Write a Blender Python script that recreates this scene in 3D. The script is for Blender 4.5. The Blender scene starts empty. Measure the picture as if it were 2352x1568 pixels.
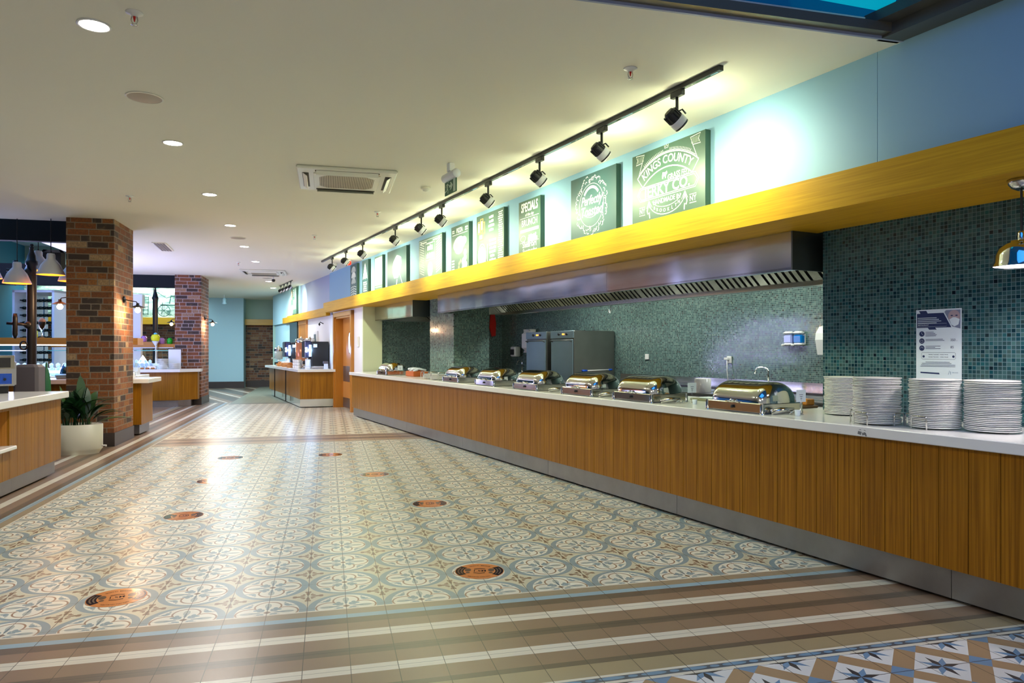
import bpy, math, random
from mathutils import Vector, Matrix
R = math.radians
random.seed(7)
S = bpy.context.scene
COL = S.collection

# ------------------------------------------------------------------ camera
YAW = math.atan2(424, 1640)
cam_d = bpy.data.cameras.new('camera')
cam_d.sensor_width = 36
cam_d.lens = 36 * 1640 / 2352
cam_d.shift_y = 19 / 2352
cam_d.clip_end = 200
cam = bpy.data.objects.new('camera', cam_d)
cam.location = (0, 0, 1.36)
cam.rotation_euler = (R(90), 0, -YAW)
COL.objects.link(cam)
S.camera = cam

# ------------------------------------------------------------------ view, world
S.view_settings.view_transform = 'Standard'
S.view_settings.look = 'None'
S.view_settings.gamma = 1
S.view_settings.exposure = 0.95
S.cycles.use_denoising = True
S.cycles.use_adaptive_sampling = True
S.cycles.adaptive_threshold = 0.02
S.cycles.max_bounces = 8
S.cycles.diffuse_bounces = 4
S.cycles.glossy_bounces = 4
S.cycles.transmission_bounces = 6
S.cycles.sample_clamp_indirect = 6
S.cycles.caustics_reflective = False
S.cycles.caustics_refractive = False

TH = R(12.984281469674658)          # the buffet front runs this much off the hall axis
U = Vector((-math.sin(TH), math.cos(TH), 0))
W = Vector((math.cos(TH), math.sin(TH), 0))
CZ = 3.2                            # ceiling height


def uw(u, w, z=0.0):
    v = U * u + W * w
    return (v.x, v.y, z)


world = bpy.data.worlds.new('world')
S.world = world
world.use_nodes = True
wn = world.node_tree
wn.nodes.clear()
wo = wn.nodes.new('ShaderNodeOutputWorld')
wb = wn.nodes.new('ShaderNodeBackground')
wg = wn.nodes.new('ShaderNodeTexCoord')
ws = wn.nodes.new('ShaderNodeSeparateXYZ')
wr = wn.nodes.new('ShaderNodeValToRGB')
wn.links.new(wg.outputs['Generated'], ws.inputs[0])
wn.links.new(ws.outputs['Z'], wr.inputs[0])
wr.color_ramp.elements[0].position = 0.0
wr.color_ramp.elements[0].color = (0.66, 0.62, 0.56, 1)
wr.color_ramp.elements[1].position = 0.55
wr.color_ramp.elements[1].color = (0.02, 0.16, 0.36, 1)
wn.links.new(wr.outputs[0], wb.inputs['Color'])
wb.inputs['Strength'].default_value = 0.26
wn.links.new(wb.outputs[0], wo.inputs[0])


# ------------------------------------------------------------------ lights
def light(kind, name, loc, energy, color=(1, 1, 1), direction=None, size=0.1, size_y=None, angle=None, blend=0.6, parent=None):
    d = bpy.data.lights.new(name, kind)
    d.energy = energy
    d.color = color
    if kind == 'AREA':
        d.size = size
        if size_y:
            d.shape = 'RECTANGLE'
            d.size_y = size_y
    else:
        d.shadow_soft_size = size
    if kind == 'SPOT':
        d.spot_size = R(angle or 90)
        d.spot_blend = blend
    o = bpy.data.objects.new(name, d)
    COL.objects.link(o)
    o.location = loc
    if direction is not None:
        o.rotation_euler = Vector(direction).to_track_quat('-Z', 'Y').to_euler()
    return o


DOWN = (0, 0, -1)
# blue evening sky above the roof light on the right
light('AREA', 'roof_light_sky', (2.0, 0.8, 4.05), 32, (0.03, 0.28, 1.0), (0.25, 0.05, -1), 2.8, 3.6)
# unseen fill lamps added behind the photographer
for yy in (-4.6, -2.6):
    for xx in (-3.2, 0.4):
        light('AREA', 'hall_fill_light', (xx, yy, CZ - 0.03), 42, (1.0, 0.95, 0.88), DOWN, 0.5, 0.5)
# kitchen tubes behind the hood
for uu in (4.6, 6.6, 8.6, 10.6):
    light('AREA', 'kitchen_tube_light', uw(uu, 6.35, 2.56), 17, (0.94, 1.0, 0.90), DOWN, 0.3, 1.4).rotation_euler = (0, 0, TH)
# atrium daylight and display light on the left
light('AREA', 'atrium_light', (-7.2, 15.5, 1.9), 260, (0.55, 0.55, 1.0), (0.5, 0.0, 1), 3.0, 6.0)
light('AREA', 'atrium_blue_light', (-7.0, 15.0, 4.6), 130, (0.18, 0.5, 1.0), DOWN, 4.0, 8.0)
light('AREA', 'far_hall_light', (-3.2, 23.2, CZ - 0.05), 95, (0.68, 0.88, 1.0), DOWN, 1.2, 2.4)


# ------------------------------------------------------------------ mesh builder
class MB:
    def __init__(s):
        s.v = []; s.f = []; s.m = []; s.sm = []; s.mi = 0

    def add(s, vs, fs, smooth=False, M=None):
        o = len(s.v)
        for v in vs:
            s.v.append(tuple(M @ Vector(v)) if M is not None else tuple(v))
        for f in fs:
            s.f.append([o + i for i in f]); s.m.append(s.mi); s.sm.append(smooth)
        return s

    def box(s, x0, x1, y0, y1, z0, z1, M=None):
        x0, x1 = min(x0, x1), max(x0, x1); y0, y1 = min(y0, y1), max(y0, y1); z0, z1 = min(z0, z1), max(z0, z1)
        vs = [(x, y, z) for z in (z0, z1) for y in (y0, y1) for x in (x0, x1)]
        return s.add(vs, [(0, 2, 3, 1), (4, 5, 7, 6), (0, 1, 5, 4), (2, 6, 7, 3), (0, 4, 6, 2), (1, 3, 7, 5)], False, M)

    def bbox(s, x0, x1, y0, y1, z0, z1, b=0.005, M=None):
        """box with chamfered vertical and top edges"""
        x0, x1 = min(x0, x1), max(x0, x1); y0, y1 = min(y0, y1), max(y0, y1)
        b = min(b, (x1 - x0) / 2.2, (y1 - y0) / 2.2, (z1 - z0) / 2.2)
        def ring(i, z):
            return [(x0 + b + i, y0 + i, z), (x1 - b - i, y0 + i, z), (x1 - i, y0 + b + i, z), (x1 - i, y1 - b - i, z),
                    (x1 - b - i, y1 - i, z), (x0 + b + i, y1 - i, z), (x0 + i, y1 - b - i, z), (x0 + i, y0 + b + i, z)]
        vs = ring(b, z0) + ring(0, z0 + b) + ring(0, z1 - b) + ring(b, z1)
        fs = [tuple(reversed(range(8))), tuple(range(24, 32))]
        for k in range(3):
            for i in range(8):
                j = (i + 1) % 8
                fs.append((k * 8 + i, k * 8 + j, (k + 1) * 8 + j, (k + 1) * 8 + i))
        return s.add(vs, fs, False, M)

    def lathe(s, prof, seg=24, c=(0, 0, 0), M=None, smooth=True, sx=1.0, sy=1.0, caps=True):
        vs = []; fs = []
        n = len(prof)
        for r, z in prof:
            for i in range(seg):
                a = 2 * math.pi * i / seg
                vs.append((c[0] + r * sx * math.cos(a), c[1] + r * sy * math.sin(a), c[2] + z))
        for k in range(n - 1):
            for i in range(seg):
                j = (i + 1) % seg
                fs.append((k * seg + i, k * seg + j, (k + 1) * seg + j, (k + 1) * seg + i))
        s.add(vs, fs, smooth, M)
        for k, rev in ((0, True), (n - 1, False)):
            if caps and prof[k][0] > 1e-5:
                ring = [vs[k * seg + i] for i in range(seg)]
                s.add(ring, [tuple(reversed(range(seg))) if rev else tuple(range(seg))], False, M)
        return s

    def cyl(s, c, r, h, seg=20, M=None, r2=None):
        return s.lathe([(r, 0), (r2 if r2 is not None else r, h)], seg, c, M)

    def tube(s, pts, r, seg=8, M=None, caps=True):
        pts = [Vector(p) for p in pts]
        rs = r if isinstance(r, (list, tuple)) else [r] * len(pts)
        vs = []; fs = []
        t0 = (pts[1] - pts[0]).normalized()
        up = Vector((0, 0, 1)) if abs(t0.z) < 0.9 else Vector((1, 0, 0))
        n = t0.cross(up).normalized()
        for i, p in enumerate(pts):
            if i == 0: t = pts[1] - p
            elif i == len(pts) - 1: t = p - pts[i - 1]
            else: t = (pts[i + 1] - pts[i]).normalized() + (p - pts[i - 1]).normalized()
            t = t.normalized() if t.length > 1e-9 else t0
            n = (n - t * n.dot(t))
            n = n.normalized() if n.length > 1e-6 else t.orthogonal().normalized()
            b = t.cross(n)
            for k in range(seg):
                a = 2 * math.pi * k / seg
                vs.append(tuple(p + (n * math.cos(a) + b * math.sin(a)) * rs[i]))
        for i in range(len(pts) - 1):
            for k in range(seg):
                j = (k + 1) % seg
                fs.append((i * seg + k, i * seg + j, (i + 1) * seg + j, (i + 1) * seg + k))
        if caps:
            fs.append(tuple(reversed(range(seg))))
            fs.append(tuple(range((len(pts) - 1) * seg, len(pts) * seg)))
        return s.add(vs, fs, True, M)

    def prism(s, poly, z0, z1, M=None):
        n = len(poly)
        vs = [(p[0], p[1], z0) for p in poly] + [(p[0], p[1], z1) for p in poly]
        fs = [tuple(reversed(range(n))), tuple(range(n, 2 * n))]
        for i in range(n):
            j = (i + 1) % n
            fs.append((i, j, n + j, n + i))
        return s.add(vs, fs, False, M)

    def flat(s, poly, z=0, M=None):
        return s.add([(p[0], p[1], z) for p in poly], [tuple(range(len(poly)))], False, M)

    def strip(s, pts, wd, z=0, M=None, closed=False):
        """flat ribbon along 2-D points"""
        P = [Vector(p) for p in pts]
        n = len(P)
        vs = []
        for i in range(n):
            if closed: t = P[(i + 1) % n] - P[i - 1]
            else: t = P[min(i + 1, n - 1)] - P[max(i - 1, 0)]
            t = t.normalized() if t.length > 1e-9 else Vector((1, 0))
            q = Vector((-t.y, t.x)) * wd / 2
            vs += [(P[i].x + q.x, P[i].y + q.y, z), (P[i].x - q.x, P[i].y - q.y, z)]
        fs = []
        for i in range(n if closed else n - 1):
            j = (i + 1) % n
            fs.append((2 * i, 2 * i + 1, 2 * j + 1, 2 * j))
        return s.add(vs, fs, False, M)

    def disc(s, c, r, z=0, seg=20, M=None, r2=None):
        return s.flat([(c[0] + r * math.cos(2 * math.pi * i / seg), c[1] + (r2 or r) * math.sin(2 * math.pi * i / seg)) for i in range(seg)], z, M)

    def text(s, txt, size, x=0, y=0, z=0, M=None, align='CENTER', sx=1.0, shear=0.0, bold=0.0, arc=None):
        vs, fs = text_geo(txt, size, align, shear, bold)
        out = []
        for a, b in vs:
            a *= sx
            if arc:
                rad = arc
                th = a / rad
                px = math.sin(th) * (rad + b); py = math.cos(th) * (rad + b) - rad
                out.append((x + px, y + py, z))
            else:
                out.append((x + a, y + b, z))
        return s.add(out, fs, False, M)

    def build(s, name, mats, parent=None, loc=None, rz=0.0):
        me = bpy.data.meshes.new(name)
        me.from_pydata(s.v, [], s.f)
        if not isinstance(mats, (list, tuple)): mats = [mats]
        for m in mats: me.materials.append(m)
        me.polygons.foreach_set('material_index', s.m)
        me.polygons.foreach_set('use_smooth', s.sm)
        me.update()
        o = bpy.data.objects.new(name, me)
        COL.objects.link(o)
        if parent is not None: o.parent = parent
        if loc is not None: o.location = loc
        o.rotation_euler = (0, 0, rz)
        return o


_tc = {}


def text_geo(txt, size, align='CENTER', shear=0.0, bold=0.0):
    key = (txt, align, shear, bold)
    if key not in _tc:
        cu = bpy.data.curves.new('t', 'FONT')
        cu.body = txt; cu.size = 1.0; cu.align_x = align; cu.align_y = 'CENTER'; cu.shear = shear; cu.offset = bold
        cu.resolution_u = 3
        o = bpy.data.objects.new('t', cu)
        COL.objects.link(o)
        dg = bpy.context.evaluated_depsgraph_get()
        dg.update()
        oe = o.evaluated_get(dg)
        me = oe.to_mesh()
        _tc[key] = ([(v.co.x, v.co.y) for v in me.vertices], [tuple(p.vertices) for p in me.polygons])
        oe.to_mesh_clear()
        bpy.data.objects.remove(o)
        bpy.data.curves.remove(cu)
    vs, fs = _tc[key]
    return [(a * size, b * size) for a, b in vs], fs


def tag(o, label, cat, group=None, kind=None):
    o['label'] = label; o['category'] = cat
    if group: o['group'] = group
    if kind: o['kind'] = kind
    return o


def thing(name, label, cat, loc=(0, 0, 0), rz=0.0, group=None):
    o = bpy.data.objects.new(name, None)
    o.empty_display_size = 0.1
    COL.objects.link(o)
    o.location = loc; o.rotation_euler = (0, 0, rz)
    return tag(o, label, cat, group)


def struct(name, mb, mats, loc=None, rz=0.0):
    o = mb.build(name, mats, None, loc, rz)
    o['kind'] = 'structure'
    return o


def copy_tree(o, parent=None):
    c = o.copy(); COL.objects.link(c)
    c.parent = parent
    for ch in list(o.children): copy_tree(ch, c)
    return c


# ------------------------------------------------------------------ materials
def lin(r, g, b):
    def q(c):
        c = c / 255.0
        return c / 12.92 if c <= 0.04045 else ((c + 0.055) / 1.055) ** 2.4
    return (q(r), q(g), q(b), 1.0)


class N:
    """tiny node-expression helper"""
    def __init__(s, mat_name, rough=0.5, metal=0.0, color=(0.8, 0.8, 0.8, 1)):
        s.m = bpy.data.materials.new(mat_name)
        s.m.use_nodes = True
        s.t = s.m.node_tree
        s.t.nodes.clear()
        s.out = s.t.nodes.new('ShaderNodeOutputMaterial')
        s.b = s.t.nodes.new('ShaderNodeBsdfPrincipled')
        s.t.links.new(s.b.outputs[0], s.out.inputs[0])
        s.b.inputs['Base Color'].default_value = color
        s.b.inputs['Roughness'].default_value = rough
        s.b.inputs['Metallic'].default_value = metal

    def node(s, typ, **kw):
        n = s.t.nodes.new(typ)
        for k, v in kw.items(): setattr(n, k, v)
        return n

    def put(s, sock, v):
        if isinstance(v, X): s.t.links.new(v.s, sock)
        else: sock.default_value = v

    def set(s, name, v):
        s.put(s.b.inputs[name], v); return s

    def math(s, op, *a, clamp=False):
        n = s.node('ShaderNodeMath', operation=op, use_clamp=clamp)
        for i, v in enumerate(a): s.put(n.inputs[i], v)
        return X(s, n.outputs[0])

    def coord(s, kind='Object'):
        n = s.node('ShaderNodeTexCoord')
        sp = s.node('ShaderNodeSeparateXYZ')
        s.t.links.new(n.outputs[kind], sp.inputs[0])
        return X(s, sp.outputs[0]), X(s, sp.outputs[1]), X(s, sp.outputs[2])

    def world(s):
        n = s.node('ShaderNodeNewGeometry')
        sp = s.node('ShaderNodeSeparateXYZ')
        s.t.links.new(n.outputs['Position'], sp.inputs[0])
        return X(s, sp.outputs[0]), X(s, sp.outputs[1]), X(s, sp.outputs[2])

    def vec(s, x, y, z=0.0):
        n = s.node('ShaderNodeCombineXYZ')
        s.put(n.inputs[0], x); s.put(n.inputs[1], y); s.put(n.inputs[2], z)
        return X(s, n.outputs[0])

    def noise(s, v, scale=5.0, detail=2.0, rough=0.5, dist=0.0):
        n = s.node('ShaderNodeTexNoise')
        s.put(n.inputs['Vector'], v)
        n.inputs['Scale'].default_value = scale; n.inputs['Detail'].default_value = detail
        n.inputs['Roughness'].default_value = rough; n.inputs['Distortion'].default_value = dist
        return X(s, n.outputs[0])

    def white(s, v):
        n = s.node('ShaderNodeTexWhiteNoise', noise_dimensions='3D')
        s.put(n.inputs['Vector'], v)
        return X(s, n.outputs['Value'])

    def mix(s, f, a, b, mode='MIX'):
        n = s.node('ShaderNodeMix', data_type='RGBA', blend_type=mode)
        s.put(n.inputs[0], f); s.put(n.inputs[6], a); s.put(n.inputs[7], b)
        return X(s, n.outputs[2])

    def ramp(s, f, stops, interp='CONSTANT'):
        n = s.node('ShaderNodeValToRGB')
        cr = n.color_ramp; cr.interpolation = interp
        while len(cr.elements) < len(stops): cr.elements.new(0.5)
        for i, (p, c) in enumerate(stops):
            cr.elements[i].position = p
        for i, (p, c) in enumerate(stops):
            cr.elements[i].color = c
        s.put(n.inputs[0], f)
        return X(s, n.outputs[0])

    def bump(s, h, strength=0.3, dist=0.01):
        n = s.node('ShaderNodeBump')
        n.inputs['Strength'].default_value = strength
        n.inputs['Distance'].default_value = dist
        s.put(n.inputs['Height'], h)
        s.t.links.new(n.outputs[0], s.b.inputs['Normal'])
        return s


class X:
    def __init__(s, n, sock): s.n = n; s.s = sock
    def __add__(s, o): return s.n.math('ADD', s, o)
    __radd__ = __add__
    def __sub__(s, o): return s.n.math('SUBTRACT', s, o)
    def __rsub__(s, o): return s.n.math('SUBTRACT', o, s)
    def __mul__(s, o): return s.n.math('MULTIPLY', s, o)
    __rmul__ = __mul__
    def __truediv__(s, o): return s.n.math('DIVIDE', s, o)
    def abs(s): return s.n.math('ABSOLUTE', s)
    def lt(s, o): return s.n.math('LESS_THAN', s, o)
    def gt(s, o): return s.n.math('GREATER_THAN', s, o)
    def min(s, o): return s.n.math('MINIMUM', s, o)
    def max(s, o): return s.n.math('MAXIMUM', s, o)
    def floor(s): return s.n.math('FLOOR', s)
    def fract(s): return s.n.math('FRACT', s)
    def sqrt(s): return s.n.math('SQRT', s)
    def mod(s, o): return s.n.math('FLOORED_MODULO', s, o)


def cell(x, pitch, centre):
    """signed offset from the nearest cell centre"""
    return (((x - centre) / pitch + 0.5).fract() - 0.5) * pitch


def ell(x, y, cx, cy, rx, ry):
    dx = (x - cx) / rx; dy = (y - cy) / ry
    return (dx * dx + dy * dy).lt(1.0)


def simple(name, color, rough=0.5, metal=0.0, bump=None, var=0.0):
    n = N(name, rough, metal, color)
    if bump or var:
        x, y, z = n.coord()
        ns = n.noise(n.vec(x, y, z), bump[0] if bump else 3.0, 3)
        if bump: n.bump(ns, bump[1], bump[2] if len(bump) > 2 else 0.004)
        if var:
            c2 = tuple(list(v * (1 - var) for v in color[:3]) + [1])
            n.set('Base Color', n.mix(ns, color, c2))
    return n.m


def emit(name, color, strength):
    n = N(name, 0.5, 0, color)
    n.b.inputs['Emission Color'].default_value = color
    n.b.inputs['Emission Strength'].default_value = strength
    return n.m


def glassmat(name, color=(0.9, 1, 0.98, 1), rough=0.02, alpha=None):
    n = N(name, rough, 0, color)
    n.b.inputs['Transmission Weight'].default_value = 1.0
    n.b.inputs['IOR'].default_value = 1.2
    return n.m


def wood(name, light_c, dark_c, axis='z', plank=None, rough=0.32, glow=0):
    """veneer: grain runs along axis"""
    n = N(name, rough)
    x, y, z = n.coord()
    a = x + y
    if axis == 'z': g = n.vec(a * 85.0, z * 1.1, 0.0); l = a
    elif axis == 'y': g = n.vec(y * 1.6, z * 70.0, x * 60.0); l = z
    else: g = n.vec(x * 1.6, z * 70.0, y * 60.0); l = z
    gr = n.noise(g, 1.0, 4, 0.6, 0.4)
    if axis == 'z':
        g2 = n.vec(a * 9.0, z * 0.5, 3.0)
    elif axis == 'y': g2 = n.vec(y * 0.5, z * 9.0, x * 9.0)
    else: g2 = n.vec(x * 0.5, z * 9.0, y * 9.0)
    br = n.noise(g2, 1.0, 2)
    f = n.math('MULTIPLY_ADD', gr, 2.2, -0.6, clamp=True)
    c = n.mix(f, dark_c, light_c)
    c = n.mix(n.math('MULTIPLY_ADD', br, 1.2, -0.3, clamp=True), n.mix(0.35, c, dark_c), c)
    if plank:
        idn = n.white(n.vec((a / plank).floor(), 2.0, 5.0))
        c = n.mix(idn * 0.35, c, n.mix(0.45, c, dark_c))
    n.set('Base Color', c)
    n.bump(gr, 0.06, 0.002)
    return n.m


def mosaic(name, pitch=0.028, cols=None, grout=lin(150, 165, 160), rough=0.16):
    n = N(name, rough)
    x, y, z = n.coord()
    a = x + y
    ia = (a / pitch).floor(); iz = (z / pitch).floor()
    fa = (a / pitch).fract(); fz = (z / pitch).fract()
    m = ((fa - 0.5).abs()).max((fz - 0.5).abs())
    g = m.gt(0.435)
    rnd = n.white(n.vec(ia, iz, 1.0))
    rnd2 = n.white(n.vec(ia, iz, 9.0))
    c = n.ramp(rnd, cols, 'CONSTANT')
    c = n.mix(rnd2 * 0.5, c, (0.10, 0.20, 0.19, 1))
    n.set('Base Color', n.mix(g, c, grout))
    n.set('Roughness', g * 0.45 + (rnd2 * 0.14 + 0.06))
    h = n.math('SUBTRACT', 1.0, g) * (rnd2 * 0.5 + 0.6) + (fa * (rnd - 0.5) + fz * (rnd2 - 0.5)) * 0.6
    n.bump(h, 0.35, 0.0015)
    return n.m


def brick(name, stops, mortar, bw=0.27, bh=0.087, rough=0.75):
    n = N(name, rough)
    x, y, z = n.coord()
    ns = n.noise(n.vec(x, y, z), 40.0, 3)
    a = x + y + (n.noise(n.vec(x * 1.0, y, z), 14.0, 2) - 0.5) * 0.008
    zz = z + (n.noise(n.vec(y, x, z), 16.0, 2) - 0.5) * 0.006
    row = (zz / bh).floor()
    s = a / bw + n.white(n.vec(row, 3.0, 0.0)) * 0.35 + (row.mod(2.0)) * 0.5
    ia = s.floor()
    fa = s.fract(); fz = (zz / bh).fract()
    # some bricks are headers: split in two
    hd = n.white(n.vec(ia, row, 4.0)).gt(0.72)
    half = hd * fa.gt(0.45)
    mort = ((fa - 0.5).abs().gt(0.5 - 0.006 / bw)).max((fz - 0.5).abs().gt(0.5 - 0.0065 / bh)).max(hd * (fa - 0.45).abs().lt(0.03))
    rnd = n.white(n.vec(ia + half * 17.0, row, 7.0))
    c = n.ramp(rnd, stops, 'CONSTANT')
    c = n.mix(n.math('MULTIPLY_ADD', ns, 2.2, -0.7, clamp=True), n.mix(0.6, c, (0.05, 0.03, 0.02, 1)), c)
    c = n.mix(n.math('MULTIPLY_ADD', n.noise(n.vec(x, y, z), 11.0, 3), 2.4, -1.3, clamp=True) * 0.5, c, (0.42, 0.26, 0.12, 1))
    n.set('Base Color', n.mix(mort, c, mortar))
    n.bump(n.math('SUBTRACT', 1.0, mort) + ns * 0.5, 0.7, 0.006)
    return n.m


M = {}
M['ceiling'] = simple('ceiling_paint', lin(234, 232, 218), 0.85, 0, (30.0, 0.03))
M['wall'] = simple('wall_paint_pale_blue', lin(132, 172, 198), 0.6, 0, (40.0, 0.04))
M['wall_white'] = simple('wall_paint_white', lin(236, 236, 236), 0.5)
M['wall_teal'] = simple('wall_paint_teal', lin(172, 208, 218), 0.6)
M['wall_green'] = simple('wall_paint_grey_green', lin(156, 184, 170), 0.6)
M['wall_blue'] = simple('wall_paint_blue', lin(40, 104, 140), 0.6)
M['wall_slate'] = simple('slate_paint_and_dim_wall', lin(150, 160, 188), 0.55)
M['steel'] = None
M['stone'] = simple('white_quartz', lin(240, 242, 240), 0.16, 0, None, 0.06)
M['chrome'] = simple('polished_steel', (0.70, 0.72, 0.70, 1), 0.07, 1.0)
M['black'] = simple('black_plastic', (0.008, 0.008, 0.009, 1), 0.5)
M['black_metal'] = simple('black_powder_metal', (0.018, 0.02, 0.022, 1), 0.38, 0.2)
M['rail_metal'] = simple('brushed_dark_rail', (0.22, 0.20, 0.15, 1), 0.38, 0.6)
M['dark_frame'] = simple('dark_steel_frame', (0.10, 0.10, 0.09, 1), 0.36, 0.35)
M['white_plastic'] = simple('white_plastic', lin(235, 235, 232), 0.35)
M['ivory_plastic'] = simple('ivory_plastic', lin(226, 226, 214), 0.35)
M['porcelain'] = simple('white_porcelain', lin(240, 240, 236), 0.12)
M['white_metal'] = simple('white_enamel', lin(225, 230, 238), 0.3)
M['skirt'] = simple('dark_stone_skirting', lin(66, 58, 56), 0.35, 0, None, 0.3)
M['paper'] = simple('white_paper', lin(215, 228, 240), 0.45)
M['navy'] = simple('navy_print', lin(20, 40, 90), 0.45)
M['red'] = simple('red_plastic', lin(210, 30, 20), 0.4)
M['glass'] = glassmat('clear_glass')
M['board'] = simple('chalkboard_green', lin(62, 92, 80), 0.4, 0, (6.0, 0.02), 0.3)
M['board_edge'] = simple('chalkboard_edge', lin(48, 78, 66), 0.6)
M['board_blue'] = simple('chalkboard_blue', lin(50, 84, 88), 0.4, 0, None, 0.25)
M['board_grey'] = simple('chalkboard_grey_green', lin(92, 124, 110), 0.4, 0, None, 0.2)
M['chalk'] = simple('chalk_white', lin(240, 245, 235), 0.8)
M['chalk_orange'] = simple('chalk_orange', lin(235, 160, 90), 0.8)
M['chalk_green'] = simple('chalk_green', lin(150, 200, 130), 0.8)
M['soil'] = simple('potting_soil', (0.02, 0.014, 0.01, 1), 0.9)
M['leaf'] = simple('dark_green_leaf', lin(34, 78, 42), 0.3, 0, None, 0.5)
M['leaf_light'] = simple('light_green_leaf', lin(70, 110, 60), 0.35, 0, None, 0.4)
M['pot'] = simple('white_planter', lin(222, 220, 204), 0.3)
M['grey_paint'] = simple('grey_painted_steel', lin(96, 90, 96), 0.5)
M['bread'] = simple('bread_crust', lin(205, 130, 60), 0.7, 0, None, 0.5)
M['basket'] = simple('wicker', lin(200, 140, 80), 0.8)
M['orange_box'] = simple('orange_fruit_crate', lin(180, 90, 30), 0.6)

n = N('brushed_steel', 0.2, 1.0, (0.62, 0.61, 0.58, 1))
x_, y_, z_ = n.coord()
n.set('Roughness', n.noise(n.vec((x_ + y_) * 1.5, z_ * 8.0, 0.0), 1.0, 3) * 0.12 + 0.10)
n.bump(n.noise(n.vec((x_ + y_) * 1.3, z_ * 0.5, 0.0), 1.0, 1), 0.6, 0.06)
M['steel'] = n.m
n = N('worn_steel', 0.42, 1.0, (0.50, 0.50, 0.49, 1))
x_, y_, z_ = n.coord()
nn = n.noise(n.vec(x_ + y_, z_, x_ - y_), 3.0, 5, 0.6)
n.set('Roughness', nn * 0.35 + 0.2)
n.set('Base Color', n.mix(nn, (0.22, 0.22, 0.22, 1), (0.42, 0.42, 0.43, 1)))
M['kick'] = n.m
M['baffle'] = simple('baffle_steel', (0.45, 0.47, 0.40, 1), 0.25, 1.0)

WL = (0.54, 0.240, 0.014, 1); WD = (0.16, 0.058, 0.003, 1)
M['wood'] = wood('counter_veneer', WL, WD, 'z', 0.158)
M['wood'].node_tree.nodes['Principled BSDF'].inputs['Specular IOR Level'].default_value = 0.25
M['wood_beam'] = wood('beam_veneer', (0.74, 0.42, 0.018, 1), (0.46, 0.23, 0.010, 1), 'y', None, 0.5)
M['wood_beam'].node_tree.nodes['Principled BSDF'].inputs['Specular IOR Level'].default_value = 0.18
M['wood_beam_x'] = wood('beam_veneer_cross', (0.74, 0.42, 0.022, 1), (0.46, 0.23, 0.012, 1), 'x', None, 0.34)
M['shelf_wood'] = wood('shelf_veneer', (0.62, 0.27, 0.045, 1), (0.42, 0.16, 0.02, 1), 'x', None, 0.4)
M['wood_door'] = wood('door_veneer', (0.72, 0.34, 0.09, 1), (0.55, 0.23, 0.05, 1), 'z', None, 0.3)
M['wood_dark'] = wood('door_frame_veneer', (0.60, 0.26, 0.04, 1), (0.42, 0.16, 0.02, 1), 'z', None, 0.3)

MC = [(0.0, lin(46, 68, 70)), (0.16, lin(62, 90, 88)), (0.34, lin(86, 112, 108)), (0.5, lin(54, 78, 80)), (0.66, lin(108, 132, 122)),
      (0.8, lin(28, 40, 42)), (0.88, lin(84, 116, 112)), (0.96, lin(58, 46, 50))]
M['mosaic'] = mosaic('teal_glass_mosaic', 0.0248, MC, lin(140, 156, 150))
M['mosaic_front'] = mosaic('deep_teal_glass_mosaic', 0.0252, [(0.0, lin(14, 48, 60)), (0.2, lin(20, 60, 72)), (0.45, lin(26, 70, 80)), (0.62, lin(14, 42, 54)), (0.82, lin(34, 84, 92)), (0.93, lin(12, 22, 34))], lin(92, 120, 130))
BS = [(0.0, lin(160, 94, 40)), (0.2, lin(138, 78, 34)), (0.38, lin(172, 108, 50)), (0.52, lin(64, 52, 46)), (0.68, lin(120, 80, 48)), (0.8, lin(152, 86, 38)), (0.93, lin(196, 160, 116))]
M['brick'] = brick('red_brown_brick', BS, lin(134, 120, 102))
M['brick_far'] = brick('brown_brick', [(0.0, lin(120, 72, 48)), (0.3, lin(150, 104, 70)), (0.55, lin(60, 46, 42)), (0.75, lin(140, 84, 56)), (0.9, lin(168, 130, 96))], lin(130, 120, 108))

# ---- the patterned floor: all inlay colours belong to the tiles
n = N('patterned_cement_tile', 0.3)
x, y, z = n.world()
cream = lin(204, 202, 180); white = lin(226, 226, 214); bluegrey = lin(132, 156, 166); brown = lin(136, 112, 88)
tan = lin(150, 138, 116); dkb = lin(90, 78, 66); brn = lin(136, 112, 92); stripe = lin(220, 216, 202)
khaki = lin(156, 142, 112); skyb = lin(140, 176, 196)
# flower tiles
px = cell(x, 0.4, 0.097).abs(); py = cell(y, 0.4, 4.295).abs()
hi = px.max(py); lo = px.min(py)
r = (px * px + py * py).sqrt()
c = n.mix(r.lt(0.199), cream, bluegrey)
ix = px / 0.160; iy = py / 0.176
rin = (ix * ix + iy * iy).lt(1.0)
c = n.mix(rin, c, white)
dx = hi - 0.088
dq = ((dx * dx) + (lo * lo)).sqrt()
c = n.mix(dq.lt(0.0715), c, lin(150, 122, 98))
c = n.mix(dq.lt(0.0620) + ((hi - 0.0) * (hi - 0.0) + lo * lo).sqrt().lt(0.066), c, white)
c = n.mix(ell(hi, lo, 0.098, 0.0, 0.036, 0.017), c, lin(168, 180, 176))
c = n.mix(ell(hi, lo, 0.062, 0.0, 0.030, 0.008), c, bluegrey)
c = n.mix(ell(hi, lo, 0.050, 0.040, 0.021, 0.013), c, bluegrey)
c = n.mix(ell(hi, lo, 0.034, 0.022, 0.018, 0.008), c, bluegrey)
c = n.mix((hi + lo).lt(0.020), c, brown)
c = n.mix(ell(hi, lo, 0.104, 0.092, 0.017, 0.012) * rin, c, bluegrey)
c = n.mix(ell(hi, lo, 0.126, 0.084, 0.016, 0.006) * rin, c, lin(168, 180, 176))
kx = (px - 0.2).abs(); ky = (py - 0.2).abs()
kh = kx.max(ky); kl = kx.min(ky)
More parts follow.
